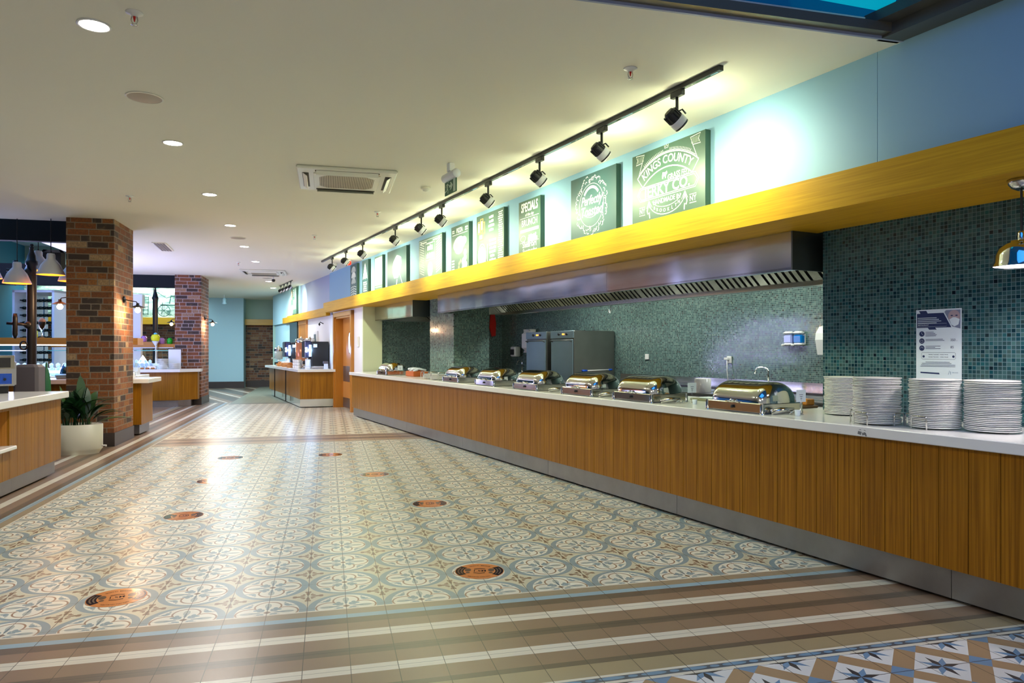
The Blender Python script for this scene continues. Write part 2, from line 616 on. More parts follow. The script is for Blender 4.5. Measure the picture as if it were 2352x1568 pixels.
co = ell(kh, kl, 0.048, 0.0, 0.034, 0.010).max(ell(kh, kl, 0.026, 0.022, 0.015, 0.008)).max(ell(kh, kl, 0.070, 0.010, 0.012, 0.007))
c = n.mix(co, c, brown)
flower = c
# pinwheel tiles of the next field
px = cell(x, 0.4, 0.1); py = cell(y, 0.4, 12.0)
ax = px.abs(); ay = py.abs()
sg = (px * py).gt(0.0)
dd = (ax - ay).abs()
c = n.mix(dd.lt(0.030) * (ax + ay).gt(0.05), lin(206, 200, 178), lin(158, 132, 104))
c = n.mix(((ax - 0.1) * (ax - 0.1) + (ay - 0.1) * (ay - 0.1)).sqrt().lt(0.045), c, lin(226, 222, 206))
c = n.mix((ax + ay).lt(0.06), c, lin(150, 160, 158))
c = n.mix((ax.max(ay)).gt(0.18), c, lin(178, 172, 154))
pin = c
# eight-point star tiles
s2 = 0.70710678
aa = (x + y) * s2; bb = (x - y) * s2
P_ = 0.205 * 1.41421356
A0 = (1.535 + 2.715) * s2; B0 = (1.535 - 2.715) * s2
ca = cell(aa, P_, A0); cb = cell(bb, P_, B0)
ba = ca.abs().gt(0.103); b2 = cb.abs().gt(0.103)
c = n.mix(ba.max(b2), lin(226, 228, 230), lin(168, 140, 108))
c = n.mix(ba * b2, c, lin(110, 146, 182))
sx_ = (ca + cb) * s2; sy_ = (ca - cb) * s2
rr = (sx_ * sx_ + sy_ * sy_).sqrt()
an = n.math('ARCTAN2', sy_, sx_) / (math.pi / 4) + 8.5
sec = an.floor().mod(2.0)
ph = (an.fract() - 0.5).abs() * (math.pi / 4)
RR, ri = 0.094, 0.040
qx = rr * n.math('COSINE', ph); qy = rr * n.math('SINE', ph)
ins = (qy * (RR - ri * math.cos(math.pi / 8)) + qx * (ri * math.sin(math.pi / 8))).lt(RR * ri * math.sin(math.pi / 8))
c = n.mix(ins, c, n.mix(sec, lin(44, 50, 62), lin(108, 148, 186)))
star = c
# border bands around the flower field
dxe = -2.395 - x
dye = 3.862 - y
d = dxe.max(dye)
sc = 1.2
st = [(0, stripe), (0.012, tan), (0.085, skyb), (0.14, dkb), (0.215, brn), (0.312, stripe), (0.396, brn), (0.52, dkb), (0.595, brn), (0.708, stripe), (0.79, brn),
      (0.905, dkb), (0.95, khaki), (1.068, stripe), (1.084, lin(70, 84, 100)), (1.121, stripe), (1.146, brn)]
band = n.ramp(d / sc, [(p / sc, cc) for p, cc in st])
bead = ell(cell(x, 0.19, 0.0).abs(), (y - 2.759).abs(), 0.0, 0.0, 0.058, 0.0135).max(ell(cell(x, 0.19, 0.095).abs(), (y - 2.759).abs(), 0.0, 0.0, 0.022, 0.011))
band = n.mix(bead * d.gt(1.06), band, lin(108, 148, 180))
# soft dark edges on the pale strips
mid = n.ramp((y - 10.9) / 1.0, [(0, stripe), (0.02, tan), (0.1, dkb), (0.14, lin(206, 180, 150)), (0.2, brn), (0.34, dkb), (0.44, brn), (0.56, lin(206, 180, 150)), (0.62, dkb), (0.7, brn), (0.86, tan)])
far = n.ramp((y - 18.9) / 1.0, [(0, stripe), (0.05, dkb), (0.12, tan), (0.2, dkb), (0.3, lin(134, 140, 124))])
c = n.mix(y.gt(10.9), flower, mid)
c = n.mix(y.gt(11.78), c, pin)
c = n.mix(y.gt(18.9), c, far)
leftband = n.mix(y.gt(19.6), band, n.ramp(((x + y * 0.35) / 0.8).fract(), [(0, dkb), (0.3, brn), (0.42, stripe), (0.5, brn), (0.75, dkb)]))
c = n.mix(d.gt(0.0), c, leftband)
c = n.mix(dye.gt(1.146), c, star)
# grout
gx = cell(x, 0.2, -0.103).abs(); gy = cell(y, 0.2, 3.895).abs(); gy2 = cell(y, 0.2, 3.51).abs()
nearz = y.lt(3.7)
gr = gx.lt(0.0016).max((gy.lt(0.0009)) * (1.0 - nearz)).max(gy2.lt(0.0012) * nearz)
# every other seam is wider and darker
gr = gr.max(cell(x, 0.4, -0.103).abs().lt(0.0019)).max(cell(y, 0.8, 3.31).abs().lt(0.0022) * nearz)
c = n.mix(gr * 0.9, c, lin(46, 42, 38))
idt = n.white(n.vec((x / 0.2 + 0.515).floor(), (y / 0.2 + 0.525).floor(), 2.0))
c = n.mix(idt * 0.14, c, (0.25, 0.2, 0.14, 1))
n.set('Base Color', c)
n.b.inputs['Roughness'].default_value = 0.31
n.b.inputs['Specular IOR Level'].default_value = 0.62
n.bump(n.math('SUBTRACT', 1.0, gr), 0.12, 0.0015)
M['floor'] = n.m

# ================================================================== STRUCTURE
mb = MB(); mb.box(-12, 9, -6, 29, -0.1, 0)
struct('floor', mb, M['floor'])

# ceiling with the roof light cut out (right, near) and the open atrium on the left
mb = MB()
for (x0, x1, y0, y1) in [(-12, 0.0, -6, 3.555), (0.0, 9, 3.555, 11.5), (-12, 0.0, 3.555, 11.5), (0.0, 9, -6, -2.5), (5.2, 9, -2.5, 3.555),
                         (-3.52, 9, 11.5, 12.1), (-4.75, 9, 12.1, 19.2), (-3.6, 9, 19.2, 20.2), (-4.2, 9, 20.35, 29), (-3.6, 9, 20.2, 20.35)]:
    mb.box(x0, x1, y0, y1, CZ, CZ + 0.12)
struct('ceiling', mb, M['ceiling'])
mb = MB()
mb.box(-12, -3.4, 11.5, 29, 4.9, 5.0)
struct('ceiling_atrium', mb, M['wall_slate'])

# fascia of the roof light
mb = MB(); mb.box(0, 3.9, 3.54, 3.556, CZ - 0.001, 3.216); mb.box(-0.02, 0, -2.5, 3.575, CZ, 3.9)
struct('trim_1', mb, M['wall_slate'])
t = thing('roof_light', 'dark steel framed roof light with blue panes at the top right corner', 'skylight', (0, 0, 3.2))
MB().box(0.0, 3.36, 3.48, 3.555, 0.016, 0.07).build('frame', M['rail_metal'], t)
pane = N('blue_roof_pane', 0.12, 0, (0.01, 0.04, 0.10, 1))
pane.b.inputs['Emission Color'].default_value = (0.0, 0.018, 0.055, 1); pane.b.inputs['Emission Strength'].default_value = 1.0
mb = MB(); mb.box(0.0, 3.5, 3.56, 3.575, 0.07, 0.9); mb.box(0.0, 4.6, -2.4, 3.575, 0.9, 0.92)
mb.build('pane', pane.m, t)
MB().add([(2.62, 3.50, 0.155), (3.20, 3.50, 0.135), (3.35, 3.42, 0.55), (2.5, 3.42, 0.55)], [(0, 1, 2, 3)]).build('bright_pane', emit('bright_sky_pane', (0.0, 0.16, 0.22, 1), 1.0), t)
for a_, b_ in ((1.72, 0.0), (0.6, 0.0)):
    MB().add([(a_, 3.50, 0.07), (a_ + 0.11, 3.50, 0.07), (a_ + 0.40, 3.3, 0.60), (a_ + 0.29, 3.3, 0.60)], [(0, 1, 2, 3)]).build('glazing_bar', M['rail_metal'], t)
e_ = uw(-3.2, 4.03); f_ = uw(2.72, 4.03)
for off, z0_, z1_ in ((0.0, 0.0, 0.07), (0.10, 0.07, 0.13)):
    mbp = MB()
    mbp.prism([(f_[0] - 0.15 - off, f_[1] + 0.02), (f_[0] - 0.002 - off, f_[1] + 0.02), (e_[0] - 0.002 - off, e_[1]), (e_[0] - 0.15 - off, e_[1])], z0_, z1_)
    mbp.build('side_rail', M['dark_frame'], t)

# right wall above the beam, buffet frame (local x = w, y = u)
mb = MB(); mb.box(4.04, 4.14, 2.874, 17.3, 2.3, CZ)
struct('wall_right', mb, M['wall'], rz=TH)
mb = MB(); mb.box(4.04, 4.14, -4.0, 2.871, 2.3, 4.3)
struct('wall_right_near', mb, M['wall'], rz=TH)
mb = MB(); mb.box(4.085, 4.14, 17.3, 21.05, 2.2, CZ)
struct('wall_right_less_lit', mb, M['wall_slate'], rz=TH)  # slate tone stands in for this stretch being less lit
mb = MB(); mb.box(4.04, 4.14, 21.05, 25.6, 2.2, CZ); mb.box(4.12, 4.2, 21.6, 25.6, 0, 2.2)
struct('wall_right_far', mb, M['wall_teal'], rz=TH)
# lower wall with the door opening
mb = MB()
mb.box(4.12, 4.2, 14.73, 15.42, 0, 2.3)
mb.box(4.12, 4.2, 15.42, 16.95, 2.17, 2.3)
mb.box(4.12, 4.2, 16.95, 21.6, 0, 2.3)
struct('wall_door', mb, M['wall_white'], rz=TH)
# room behind door
mb = MB(); mb.box(5.2, 5.3, 14.8, 18, 0, 2.6)
struct('wall_behind_door', mb, M['wall_white'], rz=TH)

# kitchen shell
mb = MB(); mb.box(4.12, 4.53, 14.66, 14.729, 0, 2.7)
struct('wall_kitchen_cream', mb, simple('cream_wall', lin(214, 222, 190), 0.5), rz=TH)
mb = MB(); mb.box(4.53, 7.5, 14.73, 14.8, 0, 2.7)
struct('wall_kitchen_end', mb, M['mosaic'], rz=TH)
mb = MB(); mb.box(7.4, 7.5, 0.5, 14.73, 0, 2.7)
struct('wall_kitchen_back', mb, M['mosaic'], rz=TH)
mb = MB(); mb.box(4.62, 5.27, 10.98, 12.08, 0, 2.42)
struct('wall_kitchen_pier', mb, M['mosaic'], rz=TH)
mb = MB(); mb.box(4.62, 4.86, -3.0, 3.74, 0, 2.27)
struct('wall_mosaic_front', mb, M['mosaic_front'], rz=TH)
mb = MB(); mb.box(4.86, 7.5, 0.5, 0.6, 0, 2.7)
struct('wall_kitchen_near', mb, M['wall_white'], rz=TH)
mb = MB(); mb.box(4.14, 7.5, 0.5, 14.8, 2.7, 2.78)
struct('ceiling_kitchen', mb, M['ceiling'], rz=TH)

# far end of the hall
mb = MB(); mb.box(-4.07, -2.9, 27.1, 27.9, 0, CZ)
struct('wall_far_panel', mb, M['wall_teal'])
mb = MB(); mb.box(-2.9, -1.2, 27.75, 27.95, 2.46, CZ); mb.box(-12, -4.07, 27.75, 27.95, 3.55, 4.9)
struct('wall_far_upper', mb, M['wall_green'])
mb = MB(); mb.box(-2.9, -1.2, 27.8, 27.95, 0, 2.46); mb.box(-12, -4.07, 27.8, 27.95, 0, 2.46)
struct('wall_far_brick', mb, M['brick_far'])
p1 = uw(25.6, 4.04)
mb = MB(); mb.prism([(p1[0], p1[1]), (p1[0] + 0.1, p1[1]), (-1.15, 27.9), (-1.3, 27.9)], 0, CZ)
struct('wall_far_return', mb, M['wall_green'])
mb = MB(); mb.box(-2.9, -1.45, 27.55, 27.8, 2.26, 2.47); mb.box(-12, -4.07, 27.55, 27.8, 2.26, 2.5)
struct('trim_2', mb, M['wood_beam_x'])
mb = MB(); mb.box(-4.1, -2.87, 27.06, 27.1, 0, 0.23); mb.box(-2.87, -1.35, 27.74, 27.8, 0, 0.23)
struct('baseboard_far', mb, M['skirt'])
mb = MB(); mb.box(-10.2, -10.0, -6, 28, 0, 4.9)
struct('wall_left', mb, M['wall_blue'])
# black portal beams of the atrium
mb = MB(); mb.box(-10, -3.52, 11.95, 12.1, 2.965, CZ + 0.3)
M['beam_black'] = simple('matt_black_beam', (0.004, 0.004, 0.005, 1), 0.8)
tag(mb.build('ceiling_beam', M['beam_black']), 'black steel beam left of the near brick pillar', 'beam')
mb = MB(); mb.box(-10, -3.3, 20.2, 20.35, 2.97, CZ + 0.3)
tag(mb.build('ceiling_beam', M['beam_black']), 'black steel beam between the two brick pillars', 'beam')

# wood beam over the buffet
mb = MB(); mb.box(3.92, 4.04, -3.2, 17.42, 2.26, 2.487); mb.box(4.04, 4.64, -3.2, 14.72, 2.26, 2.3)
mb.box(4.04, 4.12, 14.72, 17.42, 2.26, 2.3)
struct('trim_3', mb, M['wood_beam'], rz=TH)
mb = MB(); mb.box(3.98, 4.085, 17.42, 22.6, 2.19, 2.385)
struct('trim_4', mb, M['wood_beam'], rz=TH)
mb = MB(); mb.box(4.0, 4.12, 22.6, 23.5, 2.19, 2.36)
struct('trim_5', mb, M['wood_beam'], rz=TH)

# ================================================================== BRICK PILLARS
def pillar(x0, x1, y0, y1, label, mat):
    t = thing('brick_pillar', label, 'pillar', (x1, y0, 0))
    MB().box(x0 - x1, 0, 0, y1 - y0, 0.19, CZ - 0.001).build('brickwork', mat, t)
    e = 0.012
    MB().box(x0 - x1 - e, e, -e, y1 - y0 + e, 0, 0.19).build('skirting', M['skirt'], t)
    return t
pillar(-3.51, -2.91, 11.14, 12.16, 'near red brick pillar beside the potted plant', M['brick'])
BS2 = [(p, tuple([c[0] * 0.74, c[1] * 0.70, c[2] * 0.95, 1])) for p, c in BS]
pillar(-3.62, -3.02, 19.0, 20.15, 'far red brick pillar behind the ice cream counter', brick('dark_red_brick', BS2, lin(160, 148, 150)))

# ================================================================== BUFFET COUNTER
def planks_panel(mb, u0, u1, w, z0, z1, pitch=0.158, dep=0.018, side=1):
    """vertical planks on a plane x = w (front towards -x), along y"""
    k = math.floor(u0 / pitch)
    a = u0
    while a < u1 - 1e-6:
        b = min((math.floor(a / pitch + 1e-6) + 1) * pitch, u1)
        mb.box(w, w + dep * side, a + 0.002, b - 0.002, z0, z1)
        a = b
    return mb

t = thing('buffet_counter', 'long wood slatted buffet counter with steel kick plate on the right', 'counter', (0, 0, 0), TH)
mb = MB(); mb.box(3.862, 4.6, -3.0, 14.5, 0.185, 0.842)
mb.build('carcass', M['black'], t)
planks_panel(MB(), -3.0, 14.5, 3.842, 0.185, 0.838).build('slatted_front', M['wood'], t)
js = [-3.0, 2.32, 4.54, 6.61, 8.9, 11.2, 14.5]
for i in range(6):
    MB().box(3.875, 3.89, js[i] + 0.0015, js[i + 1] - 0.0015, 0.022, 0.184).build('kick_plate', M['kick'], t)
mb = MB(); mb.box(3.93, 4.58, -3.0, 14.45, 0, 0.185)
mb.build('plinth', M['black'], t)
mb = MB(); mb.bbox(3.80, 4.615, -3.0, 14.56, 0.844, 0.904, 0.004); mb.bbox(4.615, 4.80, 3.75, 10.96, 0.844, 0.904, 0.004)
mb.bbox(4.615, 4.80, 12.1, 14.56, 0.844, 0.904, 0.004)
wt = tag(mb.build('worktop', M['stone'], rz=TH), 'long white stone worktop of the buffet on the right', 'worktop')
# worn mark on worktop edge
mb = MB()
for pts_ in ([(2.832, 0.858), (2.828, 0.876), (2.805, 0.873), (2.808, 0.853)], [(2.800, 0.852), (2.803, 0.871), (2.795, 0.866), (2.788, 0.873), (2.776, 0.869), (2.770, 0.850), (2.778, 0.848), (2.784, 0.856)],
             [(2.826, 0.884), (2.812, 0.887), (2.806, 0.882)], [(2.792, 0.884), (2.784, 0.886), (2.774, 0.878)]):
    mb.add([(3.7994, p[0], p[1]) for p in pts_], [tuple(range(len(pts_)))])
mb.build('chipped_mark', simple('chip_grey', lin(120, 122, 124), 0.8), wt)

# ================================================================== HOODS
def hood(u0, u1, label, nb):
    t = thing('extractor_hood', label, 'hood', (0, 0, 0), TH)
    mb = MB()
    n_ = max(2, int((u1 - u0) / 2.3))
    st_ = (u1 - u0) / n_
    for i in range(n_):
        mb.box(4.37, 4.385, u0 + i * st_ + 0.001, u0 + (i + 1) * st_ - 0.001, 1.97, 2.258)
    mb.box(4.37, 4.43, u0, u1, 1.965, 1.985)
    mb.build('front_panel', M['steel'], t)
    for a, b in ((u0 - 0.012, u0), (u1, u1 + 0.012)):
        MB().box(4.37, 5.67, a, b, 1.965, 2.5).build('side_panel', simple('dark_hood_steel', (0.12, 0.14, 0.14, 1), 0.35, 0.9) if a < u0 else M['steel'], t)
    mb = MB(); mb.box(5.60, 5.67, u0, u1, 1.965, 2.03); mb.box(5.67, 5.70, u0, u1, 1.965, 2.5)
    mb.build('rear_channel', M['baffle'], t)
    mb = MB(); mb.box(4.66, 5.67, u0, u1, 2.50, 2.52)
    mb.build('top_panel', M['dark_frame'], t)
    mb = MB()
    pitch = 0.085
    k = 0
    a = u0 + 0.06
    while a < u1 - 0.08:
        wd = 0.05 if k % 7 else 0.10
        mb.prism([(0, 0), (0.012, 0), (0.46, 0.40), (0.45, 0.412)], a, a + wd,
                 Matrix(((-1, 0, 0, 5.60), (0, 0, 1, 0), (0, 1, 0, 2.01), (0, 0, 0, 1))))
        a += wd + 0.035
        k += 1
    mb.build('baffle_filter', M['baffle'], t)
    MB().add([(5.62, u0, 2.01), (5.62, u1, 2.01), (5.12, u1, 2.48), (5.12, u0, 2.48)], [(0, 1, 2, 3)]).build('filter_bed', M['black'], t)
    for uu in [u0 + 0.9 + k * 1.8 for k in range(nb)]:
        pass
    return t
hood(3.82, 11.06, 'long stainless steel extractor hood under the wood beam', 4)
hood(12.31, 14.62, 'short stainless steel extractor hood at the far end of the kitchen', 1)

# ================================================================== KITCHEN
t = thing('back_counter', 'stainless steel back counter with upstand along the kitchen wall', 'counter', (0, 0, 0), TH)
for a, b in ((3.8, 10.1),):
    MB().box(6.75, 7.4, a, b, 0.84, 0.87).build('steel_top', M['steel'], t)
    MB().box(6.8, 7.38, a, b, 0.1, 0.84).build('cabinet', M['kick'], t)
    MB().box(7.37, 7.399, a, b, 0.87, 0.95).build('upstand', M['steel'], t)
t = thing('cooking_block', 'stainless steel cooking block between buffet and back counter', 'cooker', (0, 0, 0), TH)
MB().box(5.45, 6.15, 4.2, 9.6, 0.05, 0.86).build('cabinet', M['kick'], t)
MB().box(5.42, 6.18, 4.2, 9.6, 0.86, 0.885).build('steel_top', M['steel'], t)

def holding_cabinet(u0, w0, wd, dp, label):
    t = thing('holding_cabinet', label, 'cabinet', uw(u0, w0), TH)
    MB().bbox(0.02, dp, 0, wd, 0.12, 1.69, 0.01).build('body', M['dark_steel'], t)
    d_ = MB().bbox(0, 0.02, 0.02, wd - 0.02, 0.16, 1.54, 0.006).build('door', M['blue_steel'], t)
    mb = MB(); mb.tube([(-0.0, 0.05, 1.5), (-0.05, 0.05, 1.52), (-0.05, wd - 0.08, 1.52), (-0.0, wd - 0.08, 1.5)], 0.008, 6)
    mb.build('handle', M['dark_frame'], d_)
    p = MB().bbox(0, 0.02, 0.0, wd, 1.56, 1.69, 0.005).build('control_panel', M['blue_steel'], t)
    for k, (dy, rr_) in enumerate(((0.30, 0.022), (0.44, 0.012), (0.56, 0.022))):
        Mx = Matrix.Translation((-0.0, wd - dy, 1.63)) @ Matrix.Rotation(R(-90), 4, 'Y')
        MB().cyl((0, 0, 0), rr_, 0.02, 12, Mx).build('knob' if k != 1 else 'indicator_lamp', M['black'] if k != 1 else emit('amber_lamp', (1, 0.3, 0.02, 1), 3.0), p)
    return t
M['dark_steel'] = simple('dull_dark_steel', (0.30, 0.30, 0.28, 1), 0.42, 1.0, None, 0.3)
M['blue_steel'] = simple('blueish_steel', (0.42, 0.56, 0.66, 1), 0.36, 0.9, None, 0.2)
holding_cabinet(10.3, 6.53, 0.76, 0.86, 'right steel holding cabinet with large dark side panel')
c2 = holding_cabinet(11.22, 6.53, 0.76, 0.86, 'left steel holding cabinet next to the wall dispenser')

def onwall(u, w, z): return uw(u, w, z)

# wipe stick on the block / rail with blue ends
t = thing('squeegee_stick', 'white stick with blue ends lying against the right holding cabinet', 'tool', uw(10.29, 6.72, 1.0), TH)
MB().tube([(0.03, -0.01, 0.0), (0.57, -0.01, 0.012)], 0.010, 8).build('shaft', M['white_plastic'], t)
bl = simple('bright_blue_plastic', lin(10, 90, 220), 0.4)
MB().tube([(-0.02, -0.01, 0.0), (0.08, -0.01, 0.002)], [0.018, 0.016], 8).build('end_cap', bl, t)
MB().tube([(0.53, -0.01, 0.011), (0.60, -0.01, 0.012)], 0.015, 8).build('end_cap', bl, t)

def gooseneck(u, w, label, side=1):
    t = thing('gooseneck_tap', label, 'tap', uw(u, w, 0.87), TH)
    MB().lathe([(0.03, 0), (0.03, 0.015), (0.014, 0.03), (0.014, 0.06)], 12).build('base', M['chrome'], t)
    pts = [(0, 0, 0.05), (0, 0, 0.22)] + [(0, side * (0.11 - 0.11 * math.cos(a)), 0.22 + 0.05 * math.sin(a)) for a in [k * math.pi / 8 for k in range(1, 9)]] + [(0, side * 0.22, 0.18)]
    MB().tube(pts, 0.011, 8).build('spout', M['chrome'], t)
gooseneck(6.52, 7.05, 'gooseneck tap in front of the mosaic wall, behind the nearest chafing dish')
t = thing('soap_dispenser', 'chrome and white soap dispenser left of the holding cabinets', 'dispenser', uw(13.75, 7.22, 0.87), TH)
MB().bbox(0.0, 0.15, 0, 0.22, 0.34, 0.56, 0.02).build('box', M['white_plastic'], t)
MB().bbox(-0.02, 0.0, 0.03, 0.19, 0.38, 0.5, 0.01).build('black_window', M['black'], t)
gooseneck(13.0, 7.0, 'far gooseneck tap left of the holding cabinets')
for uu, mname, lb in ((6.40, 'clear_soap', 'left wall soap dispenser with pale lilac soap'), (6.245, 'blue_soap', 'right wall soap dispenser with blue soap')):
    t = thing('soap_dispenser', lb, 'dispenser', uw(uu, 7.399, 1.41), TH)
    sm = simple(mname, lin(170, 180, 235) if mname == 'clear_soap' else lin(0, 120, 205), 0.15)
    MB().bbox(-0.075, 0.0, 0.005, 0.135, 0.03, 0.14, 0.015).build('soap_window', sm, t)
    MB().bbox(-0.09, 0.0, 0.0, 0.14, 0.14, 0.185, 0.02).build('lid', M['white_plastic'], t)
    MB().bbox(-0.085, 0.0, 0.0, 0.14, 0.0, 0.035, 0.015).build('base', M['white_plastic'], t)
    MB().box(-0.01, 0.0, 0.0, 0.14, 0.02, 0.15).build('back_plate', M['white_plastic'], t)
    MB().lathe([(0.0, -0.02), (0.025, 0.0), (0.0, 0.02)], 10, (-0.095, 0.12, 0.01)).build('push_button', M['white_plastic'], t)
t = thing('paper_towel_dispenser', 'white paper towel dispenser half hidden by the front mosaic wall', 'dispenser', uw(5.62, 7.395, 1.3), TH)
mb = MB(); mb.prism([(0, 0), (0, 0.36), (-0.10, 0.34), (-0.16, 0.26), (-0.17, 0.18), (-0.13, 0.0)], 0, 0.34, Matrix(((1, 0, 0, 0), (0, 0, 1, 0), (0, 1, 0, 0), (0, 0, 0, 1))))
mb.build('case', M['white_plastic'], t)
t = thing('light_switch', 'small white switch plate on the mosaic wall', 'switch', uw(9.35, 7.392, 1.2), TH)
MB().bbox(-0.012, 0.006, 0, 0.09, 0, 0.09, 0.004).build('plate', M['white_plastic'], t)
t = thing('power_socket', 'white wall socket with white plug and hanging cable', 'socket', uw(7.5, 7.392, 1.17), TH)
MB().bbox(-0.012, 0.006, 0, 0.085, 0, 0.1, 0.004).build('plate', M['white_plastic'], t)
mb = MB(); mb.box(-0.05, -0.012, 0.03, 0.1, 0.05, 0.08); mb.tube([(-0.04, 0.05, 0.05), (-0.05, 0.04, -0.1), (-0.06, 0.0, -0.3)], 0.006, 6)
mb.build('plug', M['white_plastic'], t)
t = thing('apron', 'red cloth hanging from a hook at the end of the kitchen', 'cloth', uw(14.68, 7.08, 1.66), TH)
mb = MB()
pts = [(0, 0.52), (0.10, 0.5), (0.13, 0.3), (0.12, 0.02), (0.03, 0.0), (-0.02, 0.2)]
mb.prism([(p[0], p[1]) for p in pts], -0.03, 0.015, Matrix(((1, 0, 0, 0), (0, 0, 1, 0), (0, 1, 0, 0), (0, 0, 0, 1))))
mb.build('fabric', M['red'], t)
t = thing('wall_box', 'white rounded box behind the left holding cabinet', 'dispenser', uw(12.95, 7.15, 1.30), TH)
MB().bbox(0, 0.24, -0.0, 0.45, 0, 0.49, 0.10).build('body', M['white_plastic'], t)
# hooks below the hood
for k, uu in enumerate((13.1, 12.3, 8.0)):
    t = tag(MB().tube([(0, 0, 0.24), (0, 0, 0.05), (0, 0.02, 0.0), (0, 0.05, 0.01), (0, 0.06, 0.05)], 0.008, 6).build('steel_hook', M['chrome'], None, uw(uu, 5.68 if k == 2 else 5.68, 1.86), TH),
            ['left brass hook hanging under the big hood', 'middle brass hook hanging under the big hood', 'right thin hook under the big hood'][k], 'hook')
# crock and trays behind the counter
tag(MB().lathe([(0.085, 0), (0.09, 0.01), (0.09, 0.15), (0.08, 0.155), (0.078, 0.02), (0, 0.02)], 24).build('white_crock', M['porcelain'], None, uw(6.08, 5.56, 0.886)), 'white round crock standing behind the chafing dishes', 'pot')
t = thing('counter_tray', 'grey tray with folded white cloth between the two nearest chafing dishes', 'tray', uw(4.5, 4.42, 0.905), TH)
MB().bbox(0, 0.18, 0, 0.5, 0, 0.02, 0.004).build('tray', simple('grey_tray', lin(120, 122, 96), 0.5), t)
MB().bbox(0.03, 0.15, 0.2, 0.42, 0.02, 0.032, 0.004).build('folded_cloth', M['paper'], t)
t = thing('serving_pan', 'brown pans on a board behind the nearest chafing dish', 'pan', uw(3.86, 4.58, 0.905), TH)
MB().bbox(-0.10, 0.14, 0.0, 0.26, 0, 0.02, 0.005).build('board', simple('brown_board', lin(96, 66, 30), 0.6), t)
mb = MB(); mb.lathe([(0.05, 0), (0.06, 0.05), (0.055, 0.05), (0.045, 0.01), (0, 0.01)], 18, (-0.02, 0.18, 0.02)); mb.build('copper_pot', simple('copper', (0.55, 0.3, 0.1, 1), 0.25, 1.0), t)
MB().bbox(0.03, 0.12, 0.02, 0.12, 0.02, 0.07, 0.006).build('wooden_box', M['wood_dark'], t)

# ================================================================== CHAFING DISHES
def chafer(u_front, L, D=0.40):
    """local x = across (w), y = along counter; origin at the near right front corner"""
    t = thing('chafing_dish', '', 'chafing dish', uw(u_front, 3.875, 0.905), TH, 'chafing dishes along the counter')
    mb = MB(); mb.bbox(0, D, 0, L, 0.003, 0.074, 0.006)
    mb.build('base_tray', M['steel'], t)
    for (a, b) in ((0.008, 0.008), (0.008, L - 0.008), (D - 0.008, 0.008), (D - 0.008, L - 0.008)):
        MB().lathe([(0.019, 0), (0.016, 0.008), (0.016, 0.072)], 12, (a, b, 0)).build('leg', M['chrome'], t)
    # roll-top lid
    mb = MB()
    prof = []
    nu, nv = 22, 20
    vs = []; fs = []
    H = 0.150; z0 = 0.072
    def ringat(y, k):
        return [(D / 2 - (D / 2 - 0.006) * k * math.cos(math.pi * j / nv), y, z0 + H * k * (math.sin(math.pi * j / nv) ** 0.9)) for j in range(nv + 1)]
    rings = []
    for y_, k_ in ((-0.048, 0.02), (-0.046, 0.30), (-0.038, 0.58), (-0.024, 0.78), (-0.010, 0.88), (0.0, 0.925), (0.008, 0.96), (0.022, 0.99), (0.045, 1.0)):
        rings.append((y_ + 0.045, k_))
    rings = rings + [(L / 4, 1.0), (L / 2, 1.0), (3 * L / 4, 1.0)] + [(L - y_, k_) for y_, k_ in reversed(rings)]
    for y_, k_ in rings: vs += ringat(y_, k_)
    for i in range(len(rings) - 1):
        for j in range(nv):
            a = i * (nv + 1) + j
            fs.append((a, a + 1, a + nv + 2, a + nv + 1))
    mb.add(vs, fs, True)
    lid = mb.build('roll_top_lid', M['chrome'], t)
    mb = MB()
    mb.tube([(0.012, L / 2 - 0.06, 0.075), (-0.02, L / 2 - 0.05, 0.078), (-0.02, L / 2 + 0.05, 0.078), (0.012, L / 2 + 0.06, 0.075)], 0.006, 6)
    mb.lathe([(0.012, 0), (0.018, 0.012), (0.010, 0.024)], 10, (-0.012, L / 2, 0.072))
    mb.build('handle', M['chrome'], lid)
    MB().lathe([(0.0, 0), (0.012, 0.0), (0.009, 0.02), (0, 0.022)], 10, (-0.008, L / 2, 0.03)).build('drain_knob', M['black'], t)
    return t

chd = [(12.30, 0.36, 'farthest chafing dish beside the orange crate'), (9.06, 0.55, 'second farthest chafing dish, next to the stacked bowls in a wire rack'),
       (7.94, 0.55, 'chafing dish third from the far end of the counter'), (6.86, 0.58, 'chafing dish in front of the left holding cabinet'),
       (5.78, 0.56, 'chafing dish in front of the squeegee stick'), (4.87, 0.58, 'second nearest chafing dish, left of the white crock'),
       (3.64, 0.58, 'nearest and largest looking chafing dish, beside the plate stacks')]
first = chafer(chd[0][0], 0.56)
first['label'] = 'stainless roll top ' + chd[0][2]
for u0, L, lb in chd[1:]:
    c_ = copy_tree(first)
    c_.location = uw(u0, 3.875, 0.905)
    c_['label'] = 'stainless roll top ' + lb
